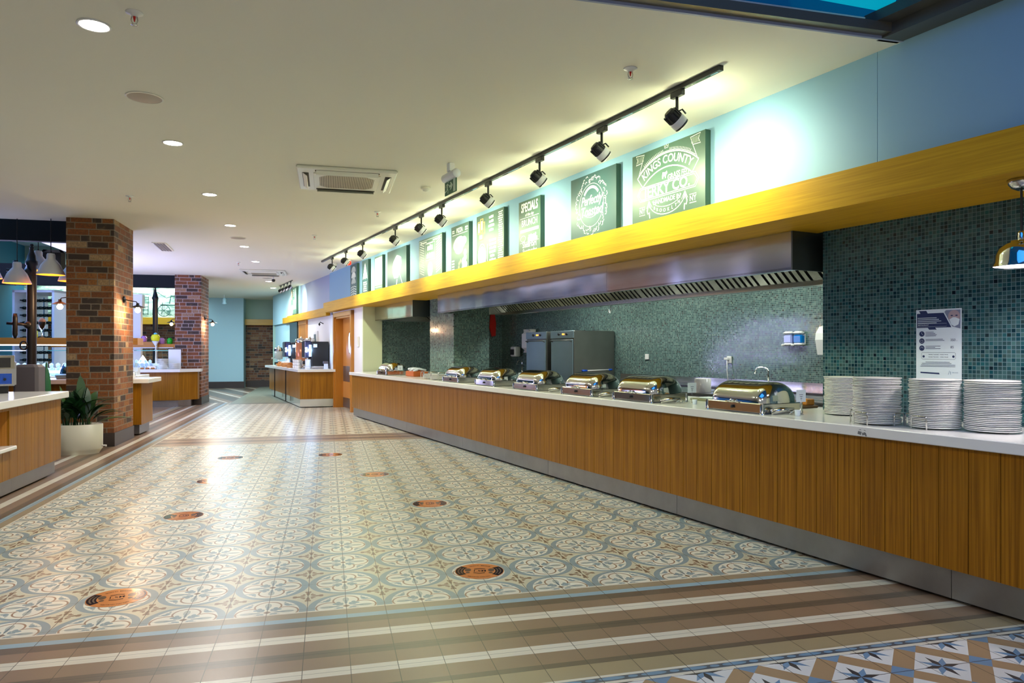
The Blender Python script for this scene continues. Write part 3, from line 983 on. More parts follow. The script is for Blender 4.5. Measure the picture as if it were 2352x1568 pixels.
# name cards on wire stems between the dishes
def name_card(u, w, lb):
    t = thing('name_card', lb, 'sign', uw(u, w, 0.905), TH, 'food name cards')
    MB().tube([(0, 0, 0), (0, 0, 0.13)], 0.002, 5).build('wire_stem', M['chrome'], t)
    mb = MB(); mb.box(-0.046, 0.046, -0.0015, 0.0015, 0.09, 0.175); mb.mi = 1
    for k in range(3): mb.box(-0.018 + 0.004 * k, 0.018 - 0.004 * k, -0.002, -0.0016, 0.14 - 0.014 * k, 0.143 - 0.014 * k)
    mb.build('card', [M['paper'], M['navy']], t)
    MB().lathe([(0.0, 0), (0.02, 0), (0.02, 0.004), (0, 0.006)], 10).build('foot', M['chrome'], t)
for u_, w_, lb in ((3.50, 4.10, 'white name card in front of the nearest chafing dish end'), (4.68, 4.16, 'white name card at the end of the second nearest chafing dish'),
                   (5.52, 4.14, 'white name card at the end of the chafing dish in front of the squeegee stick'), (7.70, 4.14, 'white name card behind the third farthest dish'), (12.2, 4.1, 'white name card beside the orange crate')):
    name_card(u_, w_, lb)
def spoon_rest(u, w, lb):
    t = thing('serving_tongs', lb, 'tongs', uw(u, w, 0.905), TH, 'serving utensils on rests')
    mb = MB()
    mb.tube([(-0.05, 0.05, 0.012), (0.02, 0.02, 0.03), (0.10, -0.02, 0.038)], [0.020, 0.022, 0.009], 8)
    mb.tube([(-0.04, 0.07, 0.012), (0.03, 0.035, 0.036), (0.10, -0.018, 0.042)], [0.006, 0.007, 0.006], 6)
    mb.build('tongs', M['steel'], t)
    mb = MB(); mb.tube([(0.08, -0.07, 0.004), (0.10, -0.02, 0.032), (0.13, 0.03, 0.004)], 0.005, 6); mb.tube([(0.05, -0.02, 0.004), (0.10, -0.02, 0.033), (0.17, -0.03, 0.004)], 0.005, 6)
    mb.build('rest', M['chrome'], t)
for u_, w_, lb in ((3.56, 3.98, 'steel serving tongs on a rest at the nearest chafing dish'), (4.76, 3.98, 'steel serving tongs at the second nearest chafing dish'),
                   (5.66, 3.96, 'steel serving tongs left of the second nearest chafing dish'), (6.62, 3.96, 'steel ladle and tongs near the middle chafing dishes')):
    spoon_rest(u_, w_, lb)
for u_, w_, lb in ((3.46, 4.02, 'small white paper cup by the nearest chafing dish'), (4.58, 4.10, 'small white paper cup by the second nearest chafing dish')):
    tag(MB().lathe([(0.016, 0), (0.021, 0.04), (0.019, 0.04), (0.015, 0.004), (0, 0.004)], 14).build('paper_cup', M['paper'], None, uw(u_, w_, 0.905)), lb, 'cup')
# crate with fruit at the far end
t = thing('food_crate', 'small orange crate of rolls with a towel beside the farthest chafing dish', 'crate', uw(11.35, 4.05, 0.905), TH)
MB().bbox(0.03, 0.3, 0.1, 0.5, 0.0, 0.09, 0.01).build('crate', M['orange_box'], t)
mb = MB()
for k in range(4): mb.tube([(0.05, 0.13 + 0.09 * k, 0.09 + 0.03 * (k % 2)), (0.15, 0.16 + 0.09 * k, 0.13), (0.27, 0.14 + 0.09 * k, 0.10)], 0.022, 7)
mb.build('rolled_cloth', M['paper'], t)
# bowls in wire rack
for k, (uu, ww) in enumerate(((10.55, 4.05), (10.15, 4.02))):
    r0 = None
    for i in range(7):
        if r0 is None:
            r0 = tag(MB().lathe([(0.05, 0), (0.13, 0.012), (0.135, 0.016), (0.128, 0.018), (0.05, 0.008), (0, 0.008)], 20).build('salad_plate', M['porcelain'], None, uw(uu, ww, 0.907)), '', 'plate', 'small plates at the far end')
            o = r0
        else:
            o = r0.copy(); COL.objects.link(o); o.location = uw(uu, ww, 0.907 + i * 0.010)
        o['label'] = 'pale plate, %s in the %s small stack at the far counter end' % (['topmost', 'second', 'third', 'fourth', 'fifth', 'sixth', 'lowest'][6 - i], ['left', 'right'][k])
    t = thing('plate_rack', ['wire plate rack around the left small stack at the far end', 'wire plate rack around the right small stack at the far end'][k], 'rack', uw(uu, ww, 0.905), TH)
    for a in (180, 270, 90):
        Mx = Matrix.Rotation(R(a), 4, 'Z')
        MB().tube([(0.145, -0.06, 0), (0.145, -0.06, 0.10), (0.145, -0.05, 0.11), (0.145, 0.05, 0.11), (0.145, 0.06, 0.10), (0.145, 0.06, 0)], 0.005, 6, Mx).build('wire_loop', M['steel'], t)

# ================================================================== PLATE STACKS
ORD = ['topmost', 'second', 'third', 'fourth', 'fifth', 'sixth', 'seventh', 'eighth', 'ninth', 'tenth', 'eleventh', 'twelfth', 'thirteenth', 'fourteenth', 'fifteenth', 'sixteenth',
       'seventeenth', 'eighteenth', 'nineteenth', 'twentieth', 'twenty-first', 'twenty-second', 'twenty-third', 'twenty-fourth', 'twenty-fifth', 'twenty-sixth', 'twenty-seventh', 'twenty-eighth', 'twenty-ninth', 'thirtieth']
ORD1 = ['first'] + ORD[1:]
ROW = ['front', 'middle', 'back']
pl = None
STK = [(3.38, 4.40, 26, 'leftmost tall stack'), (2.865, 4.02, 28, 'second tall stack from left'),
       (2.545, 4.09, 28, 'stack before the notice'), (2.285, 4.19, 28, 'stack at right edge')]
for si, (uu, ww, cnt, lb) in enumerate(STK):
    for i in range(cnt):
        if pl is None:
            prof = [(0.070, 0.0), (0.078, 0.0), (0.088, 0.004), (0.130, 0.0085), (0.1345, 0.0105), (0.1355, 0.013), (0.1335, 0.0155), (0.128, 0.0145), (0.090, 0.0095), (0.078, 0.006), (0.0, 0.006)]
            pl = MB().lathe(prof, 40).build('dinner_plate', M['porcelain'])
            o = pl
        else:
            o = pl.copy(); COL.objects.link(o)
        rg = 0.0035 if si != 1 else 0.006
        x0, y0, z0 = uw(uu + random.uniform(-rg, rg), ww + random.uniform(-rg, rg), 0.9055 + i * 0.0100)
        o.location = (x0, y0, z0)
        tag(o, 'white plate, %s from the top, %s' % (ORD[cnt - 1 - i], lb) if 0 < i < cnt - 1 else 'white plate, %s of %s' % ('topmost' if i else 'lowest', lb), 'plate', 'dinner plates stacked on the buffet')
for si in (1, 2):
    uu, ww, cnt, lb = STK[si]
    t = thing('plate_rack', ['', 'steel wire plate rack around the second stack from the left', 'steel wire plate rack around the stack in front of the notice'][si], 'rack', uw(uu, ww, 0.905), TH)
    for a in (180, 90, 0, 270) if si == 1 else (180, 90, 0):
        Mx = Matrix.Rotation(R(a), 4, 'Z')
        h_ = 0.075
        MB().tube([(0.148, -0.045, 0), (0.148, -0.045, h_ - 0.01), (0.148, -0.036, h_), (0.148, 0.036, h_), (0.148, 0.045, h_ - 0.01), (0.148, 0.045, 0)], 0.0042, 8, Mx).build('wire_loop', M['steel'], t)

# ================================================================== PENDANT over the plates
t = thing('pendant_lamp', 'chrome bell pendant lamp hanging above the plate stacks', 'lamp', uw(2.10, 4.12, 1.80), TH)
MB().lathe([(0.0, 0.455), (0.018, 0.40), (0.045, 0.415), (0.06, 0.435), (0.066, 0.459), (0, 0.459)][::-1], 24).build('canopy', M['steel'], t)
MB().cyl((0, 0, 0.18), 0.006, 0.24, 8).build('cord', M['black'], t)
MB().lathe([(0.018, 0.130), (0.018, 0.175), (0.012, 0.185), (0, 0.185)], 16).build('socket_cap', M['chrome'], t)
outer = [(0.135, 0.0), (0.124, 0.022), (0.119, 0.06), (0.104, 0.095), (0.078, 0.118), (0.05, 0.127), (0.05, 0.136), (0.018, 0.140)]
inner = [(r_ - 0.003, z_ - 0.002) for r_, z_ in reversed(outer)]
MB().lathe(outer + inner, 36, caps=False).build('shade', M['chrome'], t)
MB().lathe([(0.0, 0.015), (0.04, 0.02), (0.055, 0.05), (0.03, 0.09), (0.012, 0.1)], 16).build('bulb', emit('pendant_bulb', (0.9, 0.88, 1, 1), 25), t)
MB().lathe([(0.0, 0.004), (0.128, 0.004), (0.128, 0.007), (0, 0.007)], 32).build('glow_disc', emit('pendant_glow_disc', (0.93, 0.9, 1, 1), 7), t)  # added glowing disc stands in for the lit inside of the shade
lp = uw(2.10, 4.12, 1.795)
light('SPOT', 'pendant_light', lp, 16, (1.0, 0.86, 0.85), DOWN, 0.05, None, 150, 0.5)

# ================================================================== NOTICE ON THE MOSAIC
t = thing('wall_notice', 'white paper notice with dark blue header taped to the mosaic wall', 'poster', uw(3.0, 4.619, 1.15), TH)
# local frame: x = w (out of the wall is -x), y = u ; the sheet reads from far (left) to near (right)
Mp = Matrix(((0, 0, -1, 0), (-1, 0, 0, 0), (0, 1, 0, 0), (0, 0, 0, 1)))
mb = MB()
mb.box(0, 0.30, 0, 0.475, 0, 0.0012, Mp)
mb.build('sheet', M['paper'], t)
mb = MB()
z1 = 0.0018
mb.flat([(0.006, 0.355), (0.235, 0.355), (0.185, 0.45), (0.006, 0.45)], z1, Mp)
mb.flat([(0.03, 0.45), (0.08, 0.45), (0.07, 0.468), (0.02, 0.468)], z1, Mp)
mb.flat([(0.08, 0.355), (0.13, 0.355), (0.14, 0.342), (0.09, 0.342)], z1, Mp)
mb.flat([(0.03, 0.055), (0.16, 0.05), (0.155, 0.06), (0.03, 0.064)], z1, Mp)
for k in range(3):
    mb.disc((0.04, 0.315 - 0.047 * k), 0.018, z1, 20, Mp)
for i, (y_, a, b) in enumerate([(0.325, .065, .12), (.316, .065, .13), (.308, .065, .14), (.300, .065, .135), (.277, .065, .18), (.269, .065, .19), (.232, .065, .165), (.224, .065, .13), (.216, .065, .165),
                                (.128, .065, .225), (.119, .04, .235), (.109, .035, .26), (.100, .03, .26)]):
    mb.box(a, b, y_, y_ + 0.0028, z1, z1 + 0.0002, Mp)
mb.text('350', 0.022, 0.245, 0.272, z1, Mp); mb.text('m', 0.008, 0.27, 0.268, z1, Mp); mb.text('85', 0.022, 0.24, 0.226, z1, Mp)
mb.text('MASKE TAKINIZ - WEAR MASK', 0.0095, 0.15, 0.178, z1, Mp); mb.text('MASKE TRAGEN - WEAR MASK', 0.0095, 0.15, 0.162, z1, Mp)
fr = [(0.045, 0.148), (0.255, 0.148), (0.262, 0.154), (0.262, 0.186), (0.255, 0.192), (0.045, 0.192), (0.038, 0.186), (0.038, 0.154)]
mb.strip(fr, 0.0015, z1, Mp, True)
mb.disc((0.052, 0.166), 0.008, z1, 14, Mp); mb.disc((0.248, 0.166), 0.008, z1, 14, Mp)
mb.mi = 1
z2 = 0.0024
for k in range(4): mb.box(0.012, 0.14 + 0.015 * (k % 3), 0.418 - k * 0.011, 0.4215 - k * 0.011, z2, z2 + 0.0002, Mp)
mb.strip([(0.01, 0.362), (0.205, 0.362), (0.205, 0.382), (0.01, 0.382)], 0.001, z2, Mp, True)
mb.text('RESTAURANT', 0.012, 0.05, 0.372, z2, Mp)
mb.strip([(0.04, 0.326), (0.04, 0.315), (0.048, 0.309)], 0.002, z2, Mp)
mb.strip([(0.032, 0.260), (0.048, 0.260), (0.048, 0.274), (0.032, 0.274)], 0.002, z2, Mp, True)
mb.strip([(0.03, 0.22), (0.04, 0.23), (0.05, 0.22)], 0.002, z2, Mp)
mb.mi = 2
mb.flat([(0.24, 0.36), (0.292, 0.345), (0.292, 0.466), (0.20, 0.466), (0.19, 0.455)], z1 - 0.0002, Mp)
mb.mi = 3
mb.disc((0.252, 0.425), 0.038, z1 + 0.0002, 20, Mp, 0.040)
mb.mi = 1
mb.flat([(0.222, 0.405), (0.245, 0.418), (0.262, 0.418), (0.288, 0.405), (0.28, 0.372), (0.255, 0.36), (0.235, 0.372)], z1 + 0.0004, Mp)
mb.mi = 0
mb.disc((0.238, 0.43), 0.008, z1 + 0.0006, 12, Mp, 0.004); mb.disc((0.268, 0.43), 0.008, z1 + 0.0006, 12, Mp, 0.004)
mb.mi = 4
mb.strip([(0.215, 0.05), (0.222, 0.075), (0.232, 0.05), (0.23, 0.07)], 0.003, z1, Mp); mb.text('DELUXE', 0.011, 0.258, 0.063, z1, Mp)
mb.build('printing', [M['navy'], M['paper'], simple('photo_grey', lin(120, 130, 160), 0.5), simple('photo_skin', lin(170, 150, 160), 0.5), simple('print_grey', lin(120, 150, 180), 0.5)], t)

# ================================================================== CHALK BOARDS on the right wall
def chalkboard(u0, u1, ztop, draw, label, mat='board', zbot=2.46):
    """u0 = far end, u1 = near end"""
    wd = u0 - u1; hh = ztop - zbot
    t = thing('chalkboard', label, 'board', uw(u0, 3.985, zbot), TH)
    MB().box(0.002, 0.055, -wd, 0, 0, hh).build('panel', [M[mat]], t)
    MB().box(-0.0005, 0.0555, -wd - 0.002, -wd, 0, hh).build('edge', M['board_edge'], t)
    mb = MB(); mb.F = Mp
    draw(mb, wd, hh, Mp)
    mb.build('chalk_drawing', [M['chalk'], M['chalk_orange'], M['chalk_green'], M[mat]], t)
    return t
Z1 = -0.0012

def bar(mb, x, y, w, h): mb.box(x, x + w, y, y + h, Z1, Z1 + 0.001, Mp)

def arcpts(cx, cy, r, a0, a1, n=16, ry=None): return [(cx + r * math.cos(R(a0 + (a1 - a0) * i / n)), cy + (ry or r) * math.sin(R(a0 + (a1 - a0) * i / n))) for i in range(n + 1)]

def d_county(mb, w, h, M_):
    c = w / 2 + 0.0
    # arched banner
    R1, R2 = 0.62, 0.50
    cy = 0.585 - R1
    a0, a1 = 130, 50
    o = arcpts(c, cy, R1, a0, a1, 20); i_ = arcpts(c, cy, R2, a0, a1, 20)
    mb.strip(o, 0.010, Z1, M_); mb.strip(i_, 0.010, Z1, M_)
    mb.strip([o[0], i_[0]], 0.008, Z1, M_); mb.strip([o[-1], i_[-1]], 0.008, Z1, M_)
    mb.strip(arcpts(c, cy, R1 + 0.012, 125, 55, 20), 0.004, Z1, M_)
    mb.text('KINGS COUNTY', 0.098, c, 0.528, Z1, M_, 'CENTER', 0.95, 0, 0.012, 0.56)
    for k in range(34):
        a = R(118 - 56 * k / 33)
        if 15 <= k <= 18: continue
        mb.strip([(c + (R1 + 0.018) * math.cos(a), cy + (R1 + 0.018) * math.sin(a)), (c + (R1 + 0.034) * math.cos(a), cy + (R1 + 0.034) * math.sin(a))], 0.004, Z1, M_)
    mb.strip([(c - 0.022, 0.627), (c - 0.028, 0.652), (c - 0.01, 0.638), (c, 0.656), (c + 0.01, 0.638), (c + 0.028, 0.652), (c + 0.022, 0.627)], 0.004, Z1, M_, True)
    # ribbon tails
    for sg in (-1, 1):
        pts = [(c + sg * 0.33, 0.57), (c + sg * 0.30, 0.635), (c + sg * 0.42, 0.645), (c + sg * 0.395, 0.605), (c + sg * 0.42, 0.565)]
        mb.strip(pts, 0.006, Z1, M_, True)
        for k in range(7):
            xx = c + sg * (0.315 + 0.014 * k)
            mb.strip([(xx, 0.578), (xx, 0.63)], 0.002, Z1, M_)
        mb.strip([(c + sg * 0.39, 0.44), (c + sg * 0.33, 0.57)], 0.005, Z1, M_)
    mb.text('GRASS FED', 0.070, c + 0.15, 0.372, Z1, M_, 'CENTER', 0.78, 0, 0.008, 0.9)
    # little bull
    mb.flat([(c - 0.055, 0.40), (c - 0.05, 0.425), (c - 0.01, 0.42), (c + 0.005, 0.43), (c + 0.012, 0.41), (c - 0.005, 0.395), (c - 0.008, 0.37), (c - 0.018, 0.37), (c - 0.02, 0.39), (c - 0.04, 0.388), (c - 0.044, 0.37), (c - 0.055, 0.37)], Z1, M_)
    # long banner
    for e in (0.0, 0.014):
        mb.strip([(c - 0.36 + e, 0.345 - e), (c + 0.36 - e, 0.345 - e), (c + 0.40 - e * 1.3, 0.285), (c + 0.36 - e, 0.225 + e), (c - 0.36 + e, 0.225 + e), (c - 0.40 + e * 1.3, 0.285)], 0.006, Z1, M_, True)
    mb.text('JERKY CO.', 0.125, c, 0.287, Z1, M_, 'CENTER', 1.02, 0, 0.022)
    mb.text('HANDMADE IN', 0.058, c, 0.185, Z1, M_, 'CENTER', 0.9, 0, 0.008)
    mb.strip(arcpts(c, 0.215, 0.19, 190, 350, 16, 0.085), 0.005, Z1, M_)
    mb.strip(arcpts(c, 0.215, 0.24, 185, 355, 18, 0.15), 0.007, Z1, M_)
    for k, ch in enumerate('BROOKLYN'):
        a = R(222 + 96 * k / 7)
        mb.text(ch, 0.04, c + 0.215 * math.cos(a), 0.215 + 0.118 * math.sin(a), Z1, M_, 'CENTER', 1, 0, 0.01)
    for sg in (-1, 1):
        mb.text('NY', 0.065, c + sg * 0.33, 0.135, Z1, M_, 'CENTER', 0.9, 0, 0.01)
        bar(mb, c + sg * 0.33 - 0.04, 0.168, 0.08, 0.005); bar(mb, c + sg * 0.33 - 0.04, 0.098, 0.08, 0.005)
        mb.strip([(c + sg * 0.23, 0.21), (c + sg * 0.26, 0.13), (c + sg * 0.25, 0.10), (c + sg * 0.23, 0.11), (c + sg * 0.225, 0.06)], 0.012, Z1, M_)
        for k in range(5): mb.strip([(c + sg * 0.235, 0.215), (c + sg * (0.19 + 0.02 * k), 0.15)], 0.003, Z1, M_)

def d_wreath(mb, w, h, M_):
    cx, cy = w * 0.47, h * 0.52
    rnd = random.Random(3)
    for k in range(64):
        a = 2 * math.pi * k / 64
        rr_ = 0.26 + rnd.uniform(-0.025, 0.03)
        x0, y0 = cx + rr_ * math.cos(a), cy + rr_ * 1.02 * math.sin(a)
        b = a + rnd.uniform(0.4, 2.2)
        pts = [(x0, y0), (x0 + 0.02 * math.cos(b), y0 + 0.02 * math.sin(b)), (x0 + 0.035 * math.cos(b + 0.7), y0 + 0.035 * math.sin(b + 0.7))]
        mb.strip(pts, 0.007, Z1, M_)
        mb.disc((pts[2][0], pts[2][1]), 0.006, Z1, 6, M_)
    mb.strip(arcpts(cx, cy, 0.215, 0, 360, 40), 0.004, Z1, M_)
    mb.strip(arcpts(cx, cy + 0.03, 0.15, 145, 35, 12), 0.026, Z1, M_)
    mb.text('Perfectly', 0.13, cx, cy + 0.05, Z1, M_, 'CENTER', 0.8, 0.3, 0.01)
    mb.text('Toasted', 0.14, cx, cy - 0.06, Z1, M_, 'CENTER', 0.85, 0.3, 0.012)
    mb.strip(arcpts(cx, cy + 0.12, 0.24, 235, 305, 10), 0.006, Z1, M_)

def d_specials(mb, w, h, M_):
    mb.text('SPECIALS', 0.145, w / 2, h - 0.085, Z1, M_, 'CENTER', 0.68, 0, 0.022)
    mb.text('of the day', 0.05, w / 2, h - 0.17, Z1, M_, 'CENTER', 1, 0.2, 0.006)
    bar(mb, 0.04, h - 0.205, w - 0.08, 0.005)
    mb.text('BRUNCH', 0.11, w / 2, h - 0.265, Z1, M_, 'CENTER', 0.85, 0, 0.008)
    bar(mb, 0.04, h - 0.37, w - 0.08, 0.035)
    mb.strip(arcpts(0.11, h - 0.44, 0.06, 0, 360, 20, 0.035), 0.006, Z1, M_)
    lines(mb, 0.2, h - 0.45, 0.28, 2, 0.03, 0.05, M_, 3)
    bar(mb, 0.04, h - 0.49, w - 0.08, 0.004)
    mb.text('ShellFISH', 0.105, w / 2, 0.125, Z1, M_, 'CENTER', 0.85, 0, 0.012)
    mb.text('Spectacular', 0.085, w / 2, 0.045, Z1, M_, 'CENTER', 0.85, 0.2, 0.014)

def lines(mb, x, y, w, n, dy, th, M_, seed=1):
    rnd = random.Random(seed)
    for k in range(n):
        ww = w * rnd.uniform(0.6, 1.0); x0 = x + (w - ww) / 2
        a = x0
        while a < x0 + ww - 0.01:
            b = min(a + rnd.uniform(0.012, 0.05), x0 + ww)
            mb.box(a, b, y - k * dy, y - k * dy + th * rnd.uniform(0.7, 1.0), Z1, Z1 + 0.001, M_)
            a = b + 0.008

def d_menu(mb, w, h, M_):
    # beer mugs toast
    mb.mi = 1
    for (x0, y0, ww, hh_) in [(0.05, h - 0.24, 0.07, 0.16), (0.13, h - 0.20, 0.07, 0.15), (0.19, h - 0.25, 0.06, 0.15), (0.09, h - 0.32, 0.11, 0.09)]:
        mb.strip([(x0, y0), (x0 + ww, y0), (x0 + ww, y0 + hh_), (x0, y0 + hh_)], 0.02, Z1, M_, True)
    mb.mi = 0
    for (x0, y0, ww, hh_) in [(0.06, h - 0.22, 0.04, 0.12), (0.145, h - 0.19, 0.04, 0.11), (0.10, h - 0.31, 0.08, 0.05)]:
        mb.box(x0, x0 + ww, y0, y0 + hh_, Z1, Z1 + 0.0015, M_)
    lines(mb, 0.36, h - 0.08, 0.18, 4, 0.055, 0.034, M_, 4)
    mb.strip(arcpts(0.17, 0.13, 0.12, 0, 360, 24, 0.16), 0.012, Z1, M_); mb.disc((0.17, 0.13), 0.10, Z1, 20, M_, 0.13)
    bar(mb, 0.33, 0.05, 0.012, 0.22)
    lines(mb, 0.38, h - 0.38, 0.22, 6, 0.05, 0.036, M_, 6)
    lines(mb, 0.64, h - 0.05, 0.15, 22, 0.027, 0.017, M_, 9)

def d_pizza(mb, w, h, M_):
    mb.text('PIZZA', 0.09, w * 0.48, h - 0.075, Z1, M_, 'CENTER', 0.9, 0, 0.02)
    bar(mb, 0.04, h - 0.07, 0.08, 0.012); bar(mb, 0.04, h - 0.095, 0.08, 0.012); bar(mb, w - 0.13, h - 0.07, 0.09, 0.02); bar(mb, w - 0.13, h - 0.1, 0.09, 0.015)
    bar(mb, 0.05, h - 0.13, w - 0.1, 0.006)
    for (x0, y0, rx, ry) in [(0.30, 0.40, 0.20, 0.10), (0.28, 0.33, 0.15, 0.08), (0.45, 0.42, 0.10, 0.06), (0.2, 0.38, 0.12, 0.08)]:
        mb.disc((x0, y0), rx, Z1, 20, M_, ry)
    for (x0, y0, r_) in [(0.44, 0.13, 0.055), (0.50, 0.18, 0.05), (0.52, 0.08, 0.05), (0.43, 0.05, 0.04), (0.5, 0.25, 0.05)]:
        mb.disc((x0, y0), r_, Z1, 14, M_)
    mb.mi = 2
    for (x0, y0) in [(0.28, 0.08), (0.33, 0.11), (0.27, 0.03)]: mb.flat([(x0, y0), (x0 + 0.04, y0 + 0.03), (x0 + 0.02, y0 + 0.07), (x0 - 0.02, y0 + 0.04)], Z1, M_)
    mb.mi = 0
    for k in range(4): bar(mb, 0.03, 0.04 + 0.04 * k, 0.09, 0.02)

def d_meat(mb, w, h, M_):
    mb.strip([(0.02, 0.03), (w - 0.02, 0.03), (w - 0.02, h - 0.03), (0.02, h - 0.03)], 0.008, Z1, M_, True)
    for k in range(14):
        y0 = 0.08 + k * 0.038
        mb.strip([(0.05, y0 + 0.05), (0.24, y0)], 0.014, Z1, M_)
        mb.strip([(w - 0.24, y0), (w - 0.05, y0 + 0.05)], 0.014, Z1, M_)
    mb.strip([(0.30, 0.30), (0.70, 0.30), (0.70, 0.56), (0.30, 0.56)], 0.008, Z1, M_, True)
    lines(mb, 0.33, 0.45, 0.34, 2, 0.125, 0.09, M_, 8)
    mb.disc((w / 2, 0.15), 0.11, Z1, 16, M_, 0.12)
    mb.strip([(0.08, h - 0.06), (0.35, h - 0.06), (0.35, h - 0.09), (0.62, h - 0.09), (0.62, h - 0.06), (w - 0.08, h - 0.06)], 0.02, Z1, M_)

def d_fist(mb, w, h, M_):
    mb.flat([(0.40, 0.16), (0.62, 0.16), (0.74, 0.30), (0.80, 0.40), (0.78, 0.50), (0.66, 0.54), (0.55, 0.56), (0.48, 0.53), (0.36, 0.46), (0.30, 0.36), (0.32, 0.26)], Z1, M_)
    mb.mi = 3
    for k in range(3): mb.strip([(0.62, 0.49 - 0.07 * k), (0.79, 0.46 - 0.07 * k)], 0.008, Z1 + 0.001, M_)
    mb.mi = 0
    mb.strip([(0.70, 0.22), (0.86, 0.02)], 0.02, Z1, M_)
    mb.strip([(0.52, 0.02), (0.56, 0.14)], 0.03, Z1, M_)

def d_white(mb, w, h, M_):
    mb.flat([(0.03, 0.12), (w - 0.03, 0.12), (w - 0.03, h - 0.03), (0.03, h - 0.03)], Z1, M_); bar(mb, 0.05, 0.08, w - 0.1, 0.015)

def d_tree(mb, w, h, M_):
    rnd = random.Random(5)
    for k in range(26):
        t_ = k / 25; yy = h - 0.1 - 0.28 * t_; hw = 0.02 + 0.15 * t_
        mb.strip([(w / 2 - hw, yy), (w / 2 - hw * 0.3, yy + 0.03), (w / 2, yy), (w / 2 + hw * 0.4, yy + 0.03), (w / 2 + hw, yy)], 0.008, Z1, M_)
    lines(mb, 0.06, 0.24, w - 0.12, 5, 0.042, 0.024, M_, 12)

def d_fans(mb, w, h, M_):
    for j, yy in enumerate((0.52, 0.40, 0.28)):
        for r_ in (0.05, 0.08, 0.11, 0.14, 0.17): mb.strip(arcpts(w / 2, yy, r_, 10, 170, 12, r_ * 0.75), 0.012 if j % 2 == 0 else 0.018, Z1, M_)
    for k in range(4):
        mb.strip([(0.05, 0.06 + 0.05 * k), (w / 2 - 0.03, 0.09 + 0.05 * k)], 0.012, Z1, M_); mb.strip([(w / 2 + 0.03, 0.09 + 0.05 * k), (w - 0.05, 0.06 + 0.05 * k)], 0.012, Z1, M_)
    mb.strip([(w / 2, 0.03), (w / 2, 0.24)], 0.02, Z1, M_)

chalkboard(5.28, 4.33, 3.115, d_county, 'largest green chalkboard with arched banner lettering, nearest the photographer')
chalkboard(6.33, 5.53, 3.12, d_wreath, 'green chalkboard with script lettering in a leafy wreath', 'board_blue')
chalkboard(7.49, 6.97, 3.10, d_specials, 'narrow chalkboard headed SPECIALS')
chalkboard(8.69, 7.88, 3.13, d_menu, 'chalkboard with orange beer mugs and a column of small text')
chalkboard(9.57, 8.94, 3.12, d_pizza, 'narrow chalkboard with a pizza drawing and heading')
chalkboard(10.92, 9.92, 3.11, d_meat, 'pale chalkboard with striped sides and boxed heading', 'board_grey')
chalkboard(12.59, 11.53, 3.13, d_fist, 'chalkboard with a white hand drawing and fork', 'board_blue')
chalkboard(13.38, 12.88, 3.13, d_white, 'almost white chalkboard left of the hand drawing', 'board_grey')
chalkboard(14.26, 13.82, 3.155, d_tree, 'narrow chalkboard with a white tree shape', 'board_blue')
chalkboard(15.17, 14.65, 3.165, d_fans, 'farthest narrow chalkboard with rows of chalk arches', 'board_blue')
chalkboard(22.0, 21.12, 3.17, d_menu, 'pale menu board on the far wall below the four small spotlights', 'board_grey', 2.40)

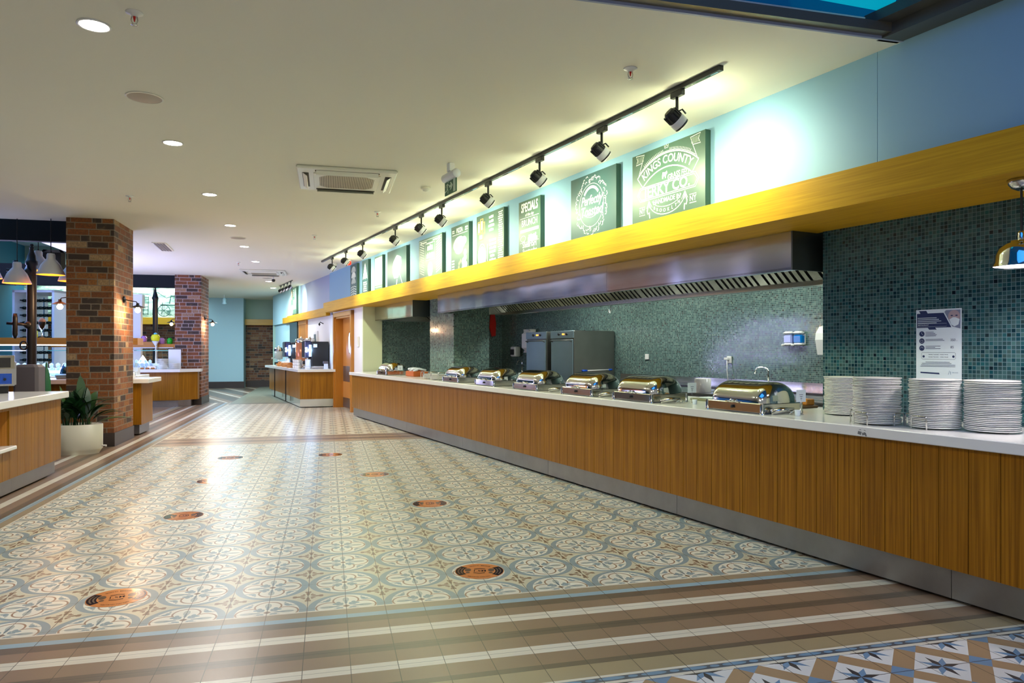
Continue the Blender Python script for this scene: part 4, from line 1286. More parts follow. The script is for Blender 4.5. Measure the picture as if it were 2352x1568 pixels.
# ================================================================== TRACK LIGHTS
t = thing('lighting_track', 'long black ceiling track above the buffet chalkboards', 'light track', uw(3.47, 3.33, CZ), TH)
mb = MB(); mb.box(-0.018, 0.018, 0.0, 11.45, -0.034, 0.0)
mb.build('rail', M['black_metal'], t)
mb = MB(); mb.box(-0.006, 0.006, 0.03, 11.4, -0.0355, -0.034)
mb.build('conductor_strip', M['chrome'], t)
M['lens'] = emit('spotlight_lens', (0.95, 1.0, 0.7, 1), 40)
M['amber'] = emit('amber_led', (1.0, 0.55, 0.0, 1), 4)
def spot_head(name='track_spotlight', small=1.0):
    t = thing(name, '', 'spotlight', (0, 0, 0), TH, 'black and white spotlights on the long track')
    k = small
    mb = MB(); mb.bbox(-0.018 * k, 0.018 * k, -0.065 * k, 0.055 * k, -0.075 * k, -0.034 * k, 0.004)
    mb.build('adapter', M['black_metal'], t)
    mb = MB(); mb.tube([(0, -0.0, -0.07 * k), (0, 0, -0.145 * k), (0.0, 0.0, -0.175 * k)], 0.011 * k, 8)
    mb.tube([(0, 0.055 * k, -0.175 * k), (0, -0.055 * k, -0.175 * k), (0.03 * k, -0.056 * k, -0.20 * k)], 0.006 * k, 6)
    mb.build('stem', M['black_metal'], t)
    # head axis points to the wall (+x) and down
    ax = Vector((0.80, -0.10, -0.60)).normalized()
    Mx = Matrix.Translation((-0.035 * k, 0, -0.215 * k)) @ ax.to_track_quat('Z', 'Y').to_matrix().to_4x4()
    hd = MB().lathe([(0, -0.055 * k), (0.034 * k, -0.05 * k), (0.05 * k, -0.028 * k), (0.054 * k, 0.03 * k)], 16, (0, 0, 0), Mx, False).build('rear_housing', M['black_metal'], t)
    mb = MB()
    for j in range(14):
        a = 2 * math.pi * j / 14
        mb.box(-0.0015, 0.0015, 0.047 * k, 0.057 * k, -0.035 * k, 0.025 * k, Mx @ Matrix.Rotation(a, 4, 'Z'))
    mb.build('cooling_fin', M['black_metal'], hd)
    MB().lathe([(0.055 * k, 0.028 * k), (0.058 * k, 0.032 * k), (0.058 * k, 0.075 * k), (0.055 * k, 0.078 * k), (0.05 * k, 0.07 * k), (0.05 * k, 0.03 * k)], 28, (0, 0, 0), Mx, caps=False).build('white_ring', M['white_metal'], t)
    MB().lathe([(0.055 * k, 0.076 * k), (0.056 * k, 0.09 * k), (0.050 * k, 0.092 * k), (0.048 * k, 0.078 * k)], 28, (0, 0, 0), Mx, caps=False).build('front_bezel', M['black_metal'], t)
    MB().lathe([(0, 0.07 * k), (0.047 * k, 0.071 * k), (0.047 * k, 0.072 * k), (0, 0.0725 * k)], 20, (0, 0, 0), Mx).build('lens', M['lens'], t)
    MB().lathe([(0, 0.05 * k), (0.012 * k, 0.05 * k), (0.010 * k, 0.064 * k), (0, 0.066 * k)], 10, (0, -0.0, 0.0), Matrix.Translation((0, 0, 0.058 * k)) @ Mx).build('locking_knob', M['black_metal'], t)
    return t
us = [3.90, 4.82, 5.84, 6.96, 8.30, 9.03, 10.13, 11.87, 12.99, 14.04]
LB = ['nearest track spotlight, right of the banner chalkboard', 'second track spotlight, above the wreath chalkboard', 'third track spotlight, above and right of the SPECIALS board', 'fourth track spotlight, right of the beer mug board',
      'fifth track spotlight, right one of the close pair', 'sixth track spotlight, left one of the close pair', 'seventh track spotlight, before the hand drawing board', 'eighth track spotlight from the near end', 'ninth track spotlight, beside the red alarm', 'farthest track spotlight at the end of the long track']
sp = spot_head()
for i, u_ in enumerate(us):
    o = sp if i == 0 else copy_tree(sp)
    o.location = uw(u_, 3.33, CZ)
    o['label'] = LB[i]
    p = uw(u_ + 0.0, 3.40, CZ - 0.27)
    dv = W * 0.80 - U * 0.06 + Vector((0, 0, -0.42))
    light('SPOT', 'track_spot_light', p, 34, (0.95, 1.0, 0.64), dv, 0.03, None, 120, 1.0)
    light('POINT', 'track_spot_spill', p, 7.5, (0.94, 1.0, 0.64), None, 0.05)
# far short track
t = thing('lighting_track', 'short far black track with four small spotlights', 'light track', uw(19.4, 3.55, CZ), TH)
MB().box(-0.012, 0.012, 0.0, 1.9, -0.02, 0).build('rail', M['black_metal'], t)
for i in range(4):
    o = copy_tree(sp)
    o.location = uw(19.62 + 0.5 * i, 3.55, CZ + 0.012)
    o.scale = (0.8, 0.8, 0.8)
    for ch in o.children: pass
    o['group'] = 'small spotlights on the far track'
    o['label'] = ['first from the right', 'second from the right', 'third from the right', 'leftmost'][i] + ' of the four small far spotlights'
    if i % 2 == 0:
        light('SPOT', 'far_track_spot_light', uw(20.2 + 0.9 * i / 2 * 1.0, 3.60, CZ - 0.3), 36, (0.75, 1.0, 0.85), W * 0.8 + U * 0.7 + Vector((0, 0, -0.35)), 0.04, None, 110, 1.0)

# ================================================================== DOWNLIGHTS and ceiling fittings
M['dl'] = emit('downlight_lamp', (1.0, 0.94, 0.86, 1), 40)
def downlight():
    t = thing('downlight', '', 'downlight', (0, 0, 0), 0, 'round recessed downlights down the hall')
    MB().lathe([(0.088, 0.0), (0.09, -0.004), (0.078, -0.008), (0.072, -0.002)], 28).build('trim_ring', M['white_plastic'], t)
    MB().lathe([(0, -0.0045), (0.072, -0.0045), (0.072, -0.003), (0, -0.003)], 24).build('lamp', M['dl'], t)
    return t
dl = None
DW = ['nearest and largest', 'second', 'third', 'fourth', 'fifth', 'sixth', 'seventh', 'eighth', 'farthest']
for i, (X_, Y_) in enumerate([(-1.28, 4.51), (-1.33, 6.9), (-1.35, 9.08), (-1.39, 11.26), (-1.43, 13.5), (-1.45, 15.75), (-1.49, 18.0), (-1.53, 20.2), (-1.56, 22.3)]):
    if dl is None: dl = downlight(); o = dl
    else: o = copy_tree(dl)
    o.location = (X_, Y_, CZ - 0.0005)
    o['label'] = DW[i] + ' round ceiling downlight in the row down the hall'
    light('SPOT', 'downlight_beam', (X_, Y_, CZ - 0.012), 82, (1.0, 0.94, 0.86), DOWN, 0.06, None, 155, 0.5)
def sprinkler(x, y, lb):
    t = thing('fire_sprinkler', lb, 'sprinkler', (x, y, CZ), 0, 'ceiling fire sprinklers')
    MB().lathe([(0.0, 0), (0.045, 0), (0.043, -0.006), (0.02, -0.012), (0.016, -0.022), (0, -0.022)], 20).build('escutcheon', M['white_plastic'], t)
    mb = MB()
    for s_ in (-1, 1): mb.tube([(0.012 * s_, 0, -0.02), (0.017 * s_, 0, -0.04), (0.013 * s_, 0, -0.055), (0, 0, -0.066)], 0.003, 6)
    mb.lathe([(0, -0.064), (0.018, -0.066), (0.018, -0.069), (0, -0.070)], 14)
    mb.build('frame', M['steel'], t)
    MB().lathe([(0, -0.02), (0.008, -0.022), (0.003, -0.05), (0, -0.052)], 10).build('red_bulb', M['red'], t)
sprinkler(-1.02, 4.29, 'fire sprinkler right of the nearest downlight')
sprinkler(1.92, 4.33, 'fire sprinkler left of the track end, over the buffet')
sprinkler(-2.29, 9.42, 'fire sprinkler above the near brick pillar')
sprinkler(0.646, 9.66, 'fire sprinkler between the air conditioner and the track')
sprinkler(-1.81, 15.97, 'far fire sprinkler in front of the second air conditioner')
sprinkler(-0.2, 11.9, 'small fire sprinkler left of the track over the hall')
for (x_, y_, r_, lb) in [(-1.29, 5.71, 0.115, 'large round white ceiling speaker near the first downlights'), (-1.42, 12.5, 0.115, 'round ceiling speaker beyond the fourth downlight'), (-1.5, 19.3, 0.115, 'far round ceiling speaker near the last downlights')]:
    t = thing('ceiling_speaker', lb, 'speaker', (x_, y_, CZ), 0, 'round ceiling speakers')
    MB().lathe([(0.0, -0.0), (r_ + 0.012, 0), (r_ + 0.012, -0.004), (r_, -0.008), (r_, -0.004)], 32).build('rim', M['ivory_plastic'], t)
    MB().lathe([(r_, -0.006), (r_ * 0.6, -0.012), (0, -0.014)], 28).build('grille', simple('speaker_grille', lin(170, 160, 146), 0.5), t)

def cassette(x, y, lb):
    t = thing('air_conditioner', lb, 'air conditioner', (x, y, CZ), 0, 'ceiling cassette air conditioners')
    mb = MB(); mb.bbox(-0.50, 0.50, -0.50, 0.50, -0.035, 0, 0.012)
    mb.build('panel', M['ivory_plastic'], t)
    dark = simple('vent_dark', lin(58, 48, 30), 0.6)
    for k in range(4):
        Mx = Matrix.Rotation(k * math.pi / 2, 4, 'Z')
        MB().box(-0.32, 0.32, -0.45, -0.385, -0.0365, -0.035, Mx).build('air_slot', dark, t)
        MB().add([(-0.31, -0.445, -0.0375), (0.31, -0.445, -0.0375), (0.31, -0.405, -0.070), (-0.31, -0.405, -0.070), (-0.31, -0.441, -0.0375), (0.31, -0.441, -0.0375), (0.31, -0.401, -0.067), (-0.31, -0.401, -0.067)],
                 [(0, 1, 2, 3), (4, 7, 6, 5), (0, 4, 5, 1), (3, 2, 6, 7), (0, 3, 7, 4), (1, 5, 6, 2)], False, Mx).build('flap', M['ivory_plastic'], t)
    mb = MB(); mb.bbox(-0.34, 0.34, -0.34, 0.34, -0.045, -0.035, 0.01)
    g = mb.build('grille_frame', M['ivory_plastic'], t)
    gm = N('grille_slats', 0.5)
    x_, y_, z_ = gm.coord()
    gm.set('Base Color', gm.mix(cell(x_, 0.018, 0.0).abs().lt(0.0032).max(cell(y_, 0.06, 0.0).abs().lt(0.003)), lin(84, 70, 40), lin(214, 204, 176)))
    MB().flat([(-0.20, -0.28), (0.20, -0.28), (0.28, -0.2), (0.28, 0.2), (0.20, 0.28), (-0.20, 0.28), (-0.28, 0.2), (-0.28, -0.2)][::-1], -0.0465).build('intake_grille', gm.m, g)
cassette(0.20, 7.88, 'square white ceiling air conditioner in the middle of the hall ceiling')
cassette(-1.45, 17.8, 'far square ceiling air conditioner behind the downlights')
t = thing('ceiling_vent', 'rectangular grey air vent in the ceiling between the brick pillars', 'vent', (-2.84, 13.9, CZ), R(4))
MB().box(-0.11, 0.11, -0.53, 0.53, -0.012, 0).build('frame', M['white_plastic'], t)
for k in range(4): MB().box(-0.085 + 0.045 * k, -0.05 + 0.045 * k, -0.5, 0.5, -0.016, -0.012).build('slat', simple('vent_grey', lin(120, 112, 110), 0.6), t)
t = thing('exit_sign', 'green hanging running man exit sign with arrow', 'sign', (1.18, 6.98, CZ), TH)
MB().bbox(-0.03, 0.03, -0.035, 0.035, -0.085, 0, 0.005).build('mount', M['white_metal'], t)
mb = MB(); Mx = Matrix.Translation((0, 0, -0.125)) @ Matrix.Rotation(R(90), 4, 'X')
mb.lathe([(0.0, -0.15), (0.042, -0.15), (0.044, -0.145), (0.044, 0.145), (0.042, 0.15), (0, 0.15)], 24, (0, 0, 0), Mx)
mb.build('lamp_housing', M['white_metal'], t)
pg = simple('exit_green', lin(36, 104, 72), 0.4)
mb = MB(); mb.box(-0.004, 0.004, -0.145, 0.145, -0.30, -0.155)
mb.mi = 1
Me = Matrix(((0, 0, -1, 0), (-1, 0, 0, 0), (0, 1, 0, 0), (0, 0, 0, 1)))
zz = 0.0048
def ex(pts): mb.flat([((p[0] - 0.07) * 2.05, p[1] - 0.30) for p in pts], zz, Me)
def es(pts, w_): mb.strip([((p[0] - 0.07) * 2.05, p[1] - 0.30) for p in pts], w_ * 1.5, zz, Me)
ex([(0.105, 0.008), (0.134, 0.008), (0.134, 0.137), (0.105, 0.137)])
mb.disc(((0.043 - 0.07) * 2.05, 0.130 - 0.30), 0.011, zz, 12, Me)
es([(0.036, 0.112), (0.030, 0.062)], 0.016); es([(0.036, 0.11), (0.018, 0.1), (0.014, 0.078)], 0.007); es([(0.036, 0.108), (0.05, 0.088)], 0.007)
es([(0.030, 0.066), (0.022, 0.045), (0.002, 0.034)], 0.009); es([(0.030, 0.066), (0.040, 0.045), (0.040, 0.012)], 0.009)
ex([(0.055, 0.065), (0.075, 0.065), (0.066, 0.04), (0.078, 0.04), (0.100, 0.078), (0.078, 0.116), (0.066, 0.116), (0.075, 0.09), (0.055, 0.09)])
mb.build('sign_plate', [pg, simple('exit_white', lin(200, 226, 206), 0.4)], t)
t = thing('smoke_detector', 'white round smoke detector left of the exit sign', 'detector', (1.08, 8.08, CZ), 0)
MB().lathe([(0, 0), (0.055, 0), (0.055, -0.02), (0.04, -0.03), (0, -0.03)], 24).build('base', M['ivory_plastic'], t)
MB().lathe([(0.035, -0.03), (0.032, -0.045), (0.0, -0.052)], 20).build('sensor_head', M['ivory_plastic'], t)
t = thing('security_camera', 'small white dome camera at the far end of the track', 'camera', (0.144, 15.7, CZ), 0)
MB().lathe([(0, 0), (0.06, 0), (0.06, -0.05), (0.05, -0.055), (0, -0.055)], 20).build('housing', M['white_plastic'], t)
MB().lathe([(0.045, -0.055), (0.04, -0.085), (0.02, -0.1), (0, -0.104)], 16).build('dome', M['black'], t)
t = thing('alarm_beacon', 'red fire alarm beacon on the ceiling at the far end of the track', 'alarm', (0.415, 15.0, CZ), 0)
MB().lathe([(0, 0), (0.06, 0), (0.06, -0.03), (0, -0.03)], 20).build('base', M['white_plastic'], t)
MB().lathe([(0.058, -0.03), (0.058, -0.09), (0.04, -0.105), (0, -0.105)], 20).build('red_dome', emit('beacon_red', (1, 0.03, 0.005, 1), 0.6), t)
t = thing('camera_bracket', 'small white camera hanging in the far hall ceiling', 'camera', (-1.32, 19.0, CZ), 0)
MB().tube([(0, 0, 0), (0, 0, -0.06)], 0.012, 8).build('stem', M['white_plastic'], t)
MB().lathe([(0, -0.05), (0.04, -0.06), (0.045, -0.09), (0.03, -0.12), (0, -0.125)], 14).build('dome', M['black'], t)
t = thing('hanging_light', 'pale hanging fitting in front of the far teal panel', 'lamp', (-3.35, 25.6, CZ), 0)
MB().tube([(0, 0, 0), (0, 0, -0.12)], 0.01, 6).build('stem', M['white_metal'], t)
MB().lathe([(0.03, -0.10), (0.07, -0.16), (0.05, -0.22), (0.08, -0.30), (0.02, -0.32)], 12).build('body', M['wall_teal'], t)

# ================================================================== DOOR beside the counter
t = thing('door_3', 'light wood service door with oval window left of the buffet', 'door', (0, 0, 0), TH)
mb = MB(); fz = 2.165
mb.box(4.085, 4.24, 15.42, 15.50, 0, fz); mb.box(4.085, 4.32, 16.87, 16.95, 0, fz); mb.box(4.085, 4.24, 15.42, 16.95, fz - 0.08, fz)
mb.box(4.05, 4.12, 15.36, 15.46, 0, fz + 0.06); mb.box(4.05, 4.12, 16.92, 17.02, 0, fz + 0.06); mb.box(4.05, 4.12, 15.36, 17.02, fz - 0.04, fz + 0.06)
mb.build('door_frame', M['wood_dark'], t)
mb = MB(); mb.box(4.26, 4.30, 15.5, 16.87, 0.01, fz - 0.08)
lf = mb.build('door_leaf', M['wood_door'], t)
cyv, czv = 16.25, 1.52
mb = MB()
mb.flat([(0.13 * math.cos(k * math.pi / 14), 0.24 * math.sin(k * math.pi / 14)) for k in range(28)], 0, Matrix(((0, 0, -1, 4.257), (-1, 0, 0, cyv), (0, 1, 0, czv), (0, 0, 0, 1))))
mb.build('oval_window', emit('frosted_lit_window', (0.55, 0.75, 1, 1), 1.0), lf)
mb = MB(); mb.strip([(0.14 * math.cos(k * math.pi / 14), 0.25 * math.sin(k * math.pi / 14)) for k in range(28)], 0.03, 0.002, Matrix(((0, 0, -1, 4.257), (-1, 0, 0, cyv), (0, 1, 0, czv), (0, 0, 0, 1))), True)
mb.build('window_rim', M['chrome'], lf)
MB().box(4.254, 4.26, 15.56, 16.84, 0.62, 0.98).build('push_plate', M['kick'], lf)
MB().box(4.254, 4.26, 15.52, 16.85, 0.02, 0.24).build('kick_plate', M['kick'], lf)
MB().tube([(4.26, 15.66, 1.03), (4.20, 15.66, 1.03), (4.20, 15.80, 1.03)], 0.012, 8).build('door_handle', M['chrome'], lf)
t = thing('wall_intercom', 'white plate on the wall between the door and the buffet', 'switch', uw(15.0, 4.119, 1.42), TH)
MB().bbox(-0.02, 0.0, -0.06, 0.06, 0, 0.22, 0.005).build('plate', M['ivory_plastic'], t)
# second opening and pictures further down the same wall
t = thing('door_frame', 'orange wood door opening far down behind the coffee counter', 'door', (0, 0, 0), TH)
MB().box(4.08, 4.12, 20.2, 20.32, 0, 2.18).build('jamb', M['wood_door'], t)
MB().box(4.08, 4.12, 21.2, 21.32, 0, 2.18).build('jamb', M['wood_door'], t)
MB().box(4.09, 4.115, 20.32, 21.2, 0, 2.1).build('door_leaf', M['wood_dark'], t)
MB().box(4.07, 4.12, 20.2, 21.32, 2.08, 2.19).build('head', M['wood_door'], t)
t = thing('dark_wall_panel', 'dark glossy panel reflecting lamps beside the far door opening', 'panel', (0, 0, 0), TH)
MB().box(4.06, 4.118, 21.45, 22.6, 0.9, 2.18).build('panel', simple('dark_glossy_panel', lin(60, 74, 80), 0.06, 0.6), t)
t = thing('picture_frame', 'small white framed picture above the coffee machines', 'picture', uw(19.2, 4.118, 1.35), TH)
MB().box(-0.02, 0, -0.3, 0.3, 0, 0.5).build('frame', M['white_plastic'], t)
MB().box(-0.023, -0.02, -0.12, 0.12, 0.08, 0.42).build('picture', simple('picture_grey', lin(100, 110, 116), 0.3), t)
t = thing('wall_hook_lamp', 'tiny dark wall lamp high on the white wall above the coffee counter', 'lamp', uw(18.3, 4.118, 2.02), TH)
MB().tube([(0, 0, 0), (-0.08, 0, 0.04), (-0.1, 0, 0.0)], 0.012, 6).build('bracket', M['black_metal'], t)
MB().lathe([(0.012, 0.04), (0.03, 0.0), (0.0, -0.04)], 10, (-0.1, 0, -0.02)).build('lamp_head', M['black_metal'], t)

# ================================================================== NEAR LEFT COUNTER
def planks_box(mb, x, y0, y1, z0, z1, pitch=0.11, dep=0.018):
    a = y0
    while a < y1 - 1e-6:
        b = min((math.floor(a / pitch + 1e-6) + 1) * pitch, y1)
        mb.box(x - dep, x, a + 0.002, b - 0.002, z0, z1)
        a = b
    return mb
t = thing('service_counter', 'wood slatted counter with grey kick plate at the left edge', 'counter', (0, 0, 0))
mb = MB()
mb.box(-3.6, -2.872, 7.57, 8.88, 0.16, 0.83); mb.box(-3.6, -3.3, 5.6, 7.57, 0.16, 0.83); mb.box(-3.3, -2.872, 5.6, 7.57, 0.16, 0.43)
mb.box(-3.3, -2.872, 5.6, 7.57, 0.795, 0.83)
mb.build('carcass', M['wood_dark'], t)
mb = MB(); planks_box(mb, -2.854, 7.57, 8.88, 0.16, 0.828, 0.165); planks_box(mb, -2.854, 5.6, 7.57, 0.16, 0.43, 0.165); planks_box(mb, -2.854, 5.6, 7.57, 0.795, 0.828, 0.165)
mb.build('slatted_front', M['wood'], t)
mb = MB()
a = -3.6
while a < -2.875: mb.box(a + 0.001, min(a + 0.165, -2.854) - 0.001, 8.88, 8.898, 0.16, 0.828); a += 0.165
mb.build('slatted_end', M['wood'], t)
for a, b in ((5.6, 7.70), (7.70, 8.80)):
    MB().box(-2.90, -2.885, a + 0.001, b - 0.001, 0.02, 0.158).build('kick_plate', M['kick'], t)
MB().box(-3.55, -2.93, 5.6, 8.72, 0.0, 0.158).build('plinth', M['black'], t)
MB().bbox(-3.3, -2.80, 5.6, 7.60, 0.435, 0.47, 0.006).build('tray_shelf', M['stone'], t)
tag(MB().bbox(-3.75, -2.79, 5.6, 8.95, 0.83, 0.90, 0.006).build('worktop', M['stone']), 'white stone worktop at the left edge with the steel machine on it', 'worktop')
t = thing('toaster', 'steel counter machine with blue control panel at the left edge', 'appliance', (-3.29, 8.62, 0.9), R(20))
prof_ = [(-0.03, 0.08), (-0.03, 0.26), (0.04, 0.40), (0.22, 0.40), (0.26, 0.08)]
MB().prism(prof_, -0.42, 0.085, Matrix(((0, 0, 1, 0), (1, 0, 0, 0), (0, 1, 0, 0), (0, 0, 0, 1)))).build('housing', M['steel'], t)
MB().box(-0.40, 0.03, 0.02, 0.22, 0.0, 0.08).build('stand', M['black'], t)
MB().add([(-0.36, -0.024, 0.275), (0.05, -0.024, 0.275), (0.05, 0.026, 0.376), (-0.36, 0.026, 0.376)], [(0, 1, 2, 3)]).build('dark_slot', M['black'], t)
MB().box(0.085, 0.10, -0.04, 0.27, 0.09, 0.33).build('side_flange', M['steel'], t)
pnl = MB().box(-0.24, 0.06, -0.036, -0.03, 0.10, 0.21).build('control_panel', simple('blue_panel', lin(20, 80, 190), 0.4), t)
for k in range(3):
    MB().cyl((0, 0, 0), 0.014, 0.02, 10, Matrix.Translation((-0.16 + 0.08 * k, -0.036, 0.15)) @ Matrix.Rotation(R(90), 4, 'X')).build('knob', M['black'], pnl)
t = thing('grey_cabinet', 'grey round cornered box behind the steel machine', 'box', (-3.42, 9.5, 0.0))
MB().bbox(-0.13, 0.13, 0, 0.26, 0, 1.185, 0.03).build('body', M['grey_paint'], t)
# white column cut by the left edge
t = thing('white_post', 'tall white round edged post at the left edge of the frame', 'post', (-4.06, 10.15, 0))
MB().bbox(-0.12, 0.10, -0.1, 0.1, 0, 2.78, 0.02).build('shaft', M['white_metal'], t)
MB().box(-0.13, 0.11, -0.11, 0.11, 0, 0.12).build('foot', M['skirt'], t)

# ================================================================== PLANT
t = thing('potted_plant', 'leafy green plant in an oval white planter beside the near brick pillar', 'plant', (-3.16, 10.47, 0), R(4))
prof = [(0.245, 0.0), (0.25, 0.012), (0.27, 0.05), (0.288, 0.07), (0.29, 0.385), (0.275, 0.39), (0.272, 0.34), (0, 0.335)]
pt = MB().lathe(prof, 40, (0, 0, 0), None, True, 1.0, 0.62).build('planter', M['pot'], t)
MB().lathe([(0.0, 0.345), (0.27, 0.342), (0.0, 0.340)], 24, (0, 0, 0), None, True, 1.0, 0.62).build('soil', M['soil'], t)
MB().tube([(0.28, -0.03, 0.1), (0.33, -0.03, 0.1), (0.33, -0.03, 0.085)], 0.012, 8).build('drain_tap', M['white_plastic'], pt)
rnd = random.Random(11)
for k in range(54):
    a = rnd.uniform(0, 2 * math.pi)
    lean = rnd.uniform(0.08, 0.40)
    hgt = rnd.uniform(0.36, 0.66)
    wl = rnd.uniform(0.036, 0.062)
    bx, by = rnd.uniform(-0.16, 0.16), rnd.uniform(-0.07, 0.07)
    if k == 0: a, lean, hgt, bx, by = 0.05, 0.50, 0.22, 0.15, 0
    if k == 1: a, lean, hgt, bx, by = 2.0, 0.10, 0.76, 0.05, 0
    if k == 2: a, lean, hgt, bx, by = 0.0, 0.44, 0.36, 0.12, -0.03
    dx, dy = math.cos(a), math.sin(a) * 0.8
    P = []
    n_ = 11
    for i in range(n_ + 1):
        s_ = i / n_
        rr_ = lean * (s_ ** 1.6)
        zz_ = 0.34 + hgt * (s_ - 0.42 * (lean / 0.4) * s_ ** 3)
        P.append(Vector((bx + dx * rr_, by + dy * rr_, zz_)))
    vs = []; fs = []
    side = Vector((-dy, dx, 0)).normalized()
    for i, p in enumerate(P):
        s_ = i / n_
        wv = wl * (0.14 if s_ < 0.3 else math.sin(math.pi * min(1, (s_ - 0.22) / 0.78)) ** 0.8 + 0.03)
        vs += [tuple(p - side * wv + Vector((0, 0, wv * 0.35))), tuple(p), tuple(p + side * wv + Vector((0, 0, wv * 0.35)))]
        if i:
            o_ = 3 * (i - 1)
            fs += [(o_, o_ + 1, o_ + 4, o_ + 3), (o_ + 1, o_ + 2, o_ + 5, o_ + 4)]
    MB().add(vs, fs, True).build('leaf', M['leaf'] if k % 6 else M['leaf_light'], t)
# rolled leaf spike behind planter
t = thing('rolled_parasol', 'slim folded green parasol standing behind the left counter', 'parasol', (-3.62, 10.75, 0))
MB().lathe([(0.0, 1.20), (0.012, 1.17), (0.014, 1.12), (0.03, 1.08), (0.05, 0.95), (0.062, 0.70), (0.045, 0.66), (0, 0.66)][::-1], 9, (0, 0, 0), None, False).build('folded_canopy', simple('green_canopy', lin(44, 110, 70), 0.5), t)
MB().cyl((0, 0, 0), 0.014, 0.68, 8).build('pole', M['black_metal'], t)
MB().lathe([(0.0, 0), (0.12, 0), (0.11, 0.03), (0, 0.04)], 20).build('base', M['black_metal'], t)

# ================================================================== LAMP POSTS in the atrium
def lamp_post(x, y, top, lb, arms=True):
    t = thing('cast_iron_post', lb, 'post', (x, y, 0), 0, 'black ornamental posts')
    r_ = 0.062
    MB().lathe([(0, 0), (0.11, 0), (0.11, 0.1), (r_, 0.14), (r_, top - 0.32), (0.078, top - 0.30), (0.078, top - 0.25), (0.064, top - 0.24), (0.052, top - 0.17), (0.03, top - 0.11), (0.024, top - 0.07), (0.03, top - 0.065), (0.03, top - 0.05), (0.014, top - 0.04), (0.026, top - 0.02), (0.018, top), (0, top + 0.004)], 20).build('shaft', M['black_metal'], t)
    if arms:
        for z_ in (top - 0.42, top - 1.18):
            mb = MB(); mb.lathe([(0, 0), (0.05, 0.005), (0.055, 0.03), (0.03, 0.05), (0, 0.052)], 16, (0, 0, 0), Matrix.Translation((-0.02, -0.06, z_)) @ Matrix.Rotation(R(90), 4, 'X'))
            mb.tube([(-0.02, -0.09, z_), (-0.26, -0.16, z_ + 0.02)], 0.022, 10)
            mb.tube([(-0.16, -0.14, z_ + 0.16), (-0.16, -0.14, z_ + 0.10), (-0.16, -0.14, z_ - 0.14), (-0.16, -0.14, z_ - 0.2)], [0.025, 0.034, 0.034, 0.014], 10)
            mb.build('arm', M['black_metal'], t)
        MB().tube([(-0.07 + 0.045 * math.cos(a), -0.09, top - 1.48 + 0.06 * math.sin(a)) for a in [k * math.pi / 8 for k in range(17)]], 0.012, 6).build('ring', M['black_metal'], t)
lamp_post(-4.17, 11.82, 2.90, 'near black ornamental post with side arms, left of the near brick pillar')
lamp_post(-4.34, 20.33, 2.98, 'far black ornamental post behind the ice cream counter', False)

# ================================================================== WHITE ENAMEL LAMPS
M['orange_in'] = emit('lit_orange_inside', (1.0, 0.32, 0.02, 1), 1.6)
def bell(x, y, zb, lb, first=None):
    if first is None:
        t = thing('enamel_pendant', lb, 'lamp', (x, y, zb), 0, 'white enamel pendant lamps')
        MB().lathe([(0.175, 0.0), (0.17, 0.02), (0.12, 0.14), (0.075, 0.20), (0.055, 0.225), (0.053, 0.28), (0.045, 0.30), (0.012, 0.305)], 30, caps=False).build('shade', M['white_metal'], t)
        MB().lathe([(0.172, 0.004), (0.112, 0.14), (0.05, 0.2), (0.0, 0.2)], 30, caps=False).build('lit_inside', M['orange_in'], t)
        MB().lathe([(0.012, 0.3), (0.012, 0.33), (0, 0.33)], 10).build('cap', M['black'], t)
        MB().cyl((0, 0, 0.32), 0.006, 1.6, 6).build('cord', M['black'], t)
        return t
    o = copy_tree(first); o.location = (x, y, zb); o['label'] = lb
    return o
b0 = bell(-3.76, 11.33, 2.41, 'white enamel pendant lamp closest to the near brick pillar, fully visible')
bell(-4.19, 12.12, 2.54, 'white enamel pendant lamp behind the black post', b0)
bell(-4.22, 11.45, 2.29, 'white enamel pendant lamp just left of the black post', b0)
bell(-4.60, 11.50, 2.36, 'white enamel pendant lamp cut by the white post', b0)
bell(-3.63, 11.75, 2.36, 'white enamel pendant lamp half hidden behind the near brick pillar', b0)
# dark oval speaker behind the lamps
tag(MB().bbox(-0.17, 0.17, -0.05, 0.05, -0.2, 0.2, 0.05).build('dark_wall_speaker', M['black_metal'], None, (-4.15, 12.6, 2.72)), 'dark rounded box hanging behind the enamel lamps', 'speaker')

# ================================================================== SCONCES
M['bulb'] = emit('warm_bulb', (1.0, 0.70, 0.38, 1), 16)
def sconce(x, y, z, dirx, lb, en=22, diry=0.0):
    t = thing('wall_sconce', lb, 'lamp', (x, y, z), 0, 'wall sconces on the brick pillars')
    a = math.atan2(diry, dirx)
    Mx = Matrix.Rotation(a, 4, 'Z')
    MB().lathe([(0, 0), (0.05, 0), (0.045, 0.02), (0.02, 0.03), (0, 0.03)], 18, (0, 0, 0), Mx @ Matrix.Rotation(R(90), 4, 'Y')).build('wall_plate', M['black_metal'], t)
    MB().tube([(0.02, 0, 0.0), (0.10, 0, -0.02), (0.17, 0, -0.03), (0.19, 0, -0.06)], 0.007, 8, Mx).build('arm', M['black_metal'], t)
    MB().lathe([(0.115, -0.10), (0.06, -0.075), (0.022, -0.06), (0.02, -0.03), (0, -0.03)], 24, (0.19, 0, -0.02), Mx, caps=False).build('shade', M['black_metal'], t)
    MB().lathe([(0.0, -0.175), (0.028, -0.165), (0.042, -0.135), (0.024, -0.10), (0.014, -0.08), (0, -0.08)], 14, (0.19, 0, -0.02), Mx).build('bulb', M['bulb'], t)
    p = Vector((x, y, z)) + Mx @ Vector((0.19, 0, -0.22))
    light('POINT', 'sconce_light', p, en * 0.55, (1.0, 0.64, 0.36), None, 0.04)
sconce(-2.908, 11.62, 2.10, 1, 'glowing wall sconce on the right face of the near brick pillar', 26)
sconce(-3.512, 11.5, 2.13, -1, 'glowing wall sconce on the left face of the near brick pillar', 12)
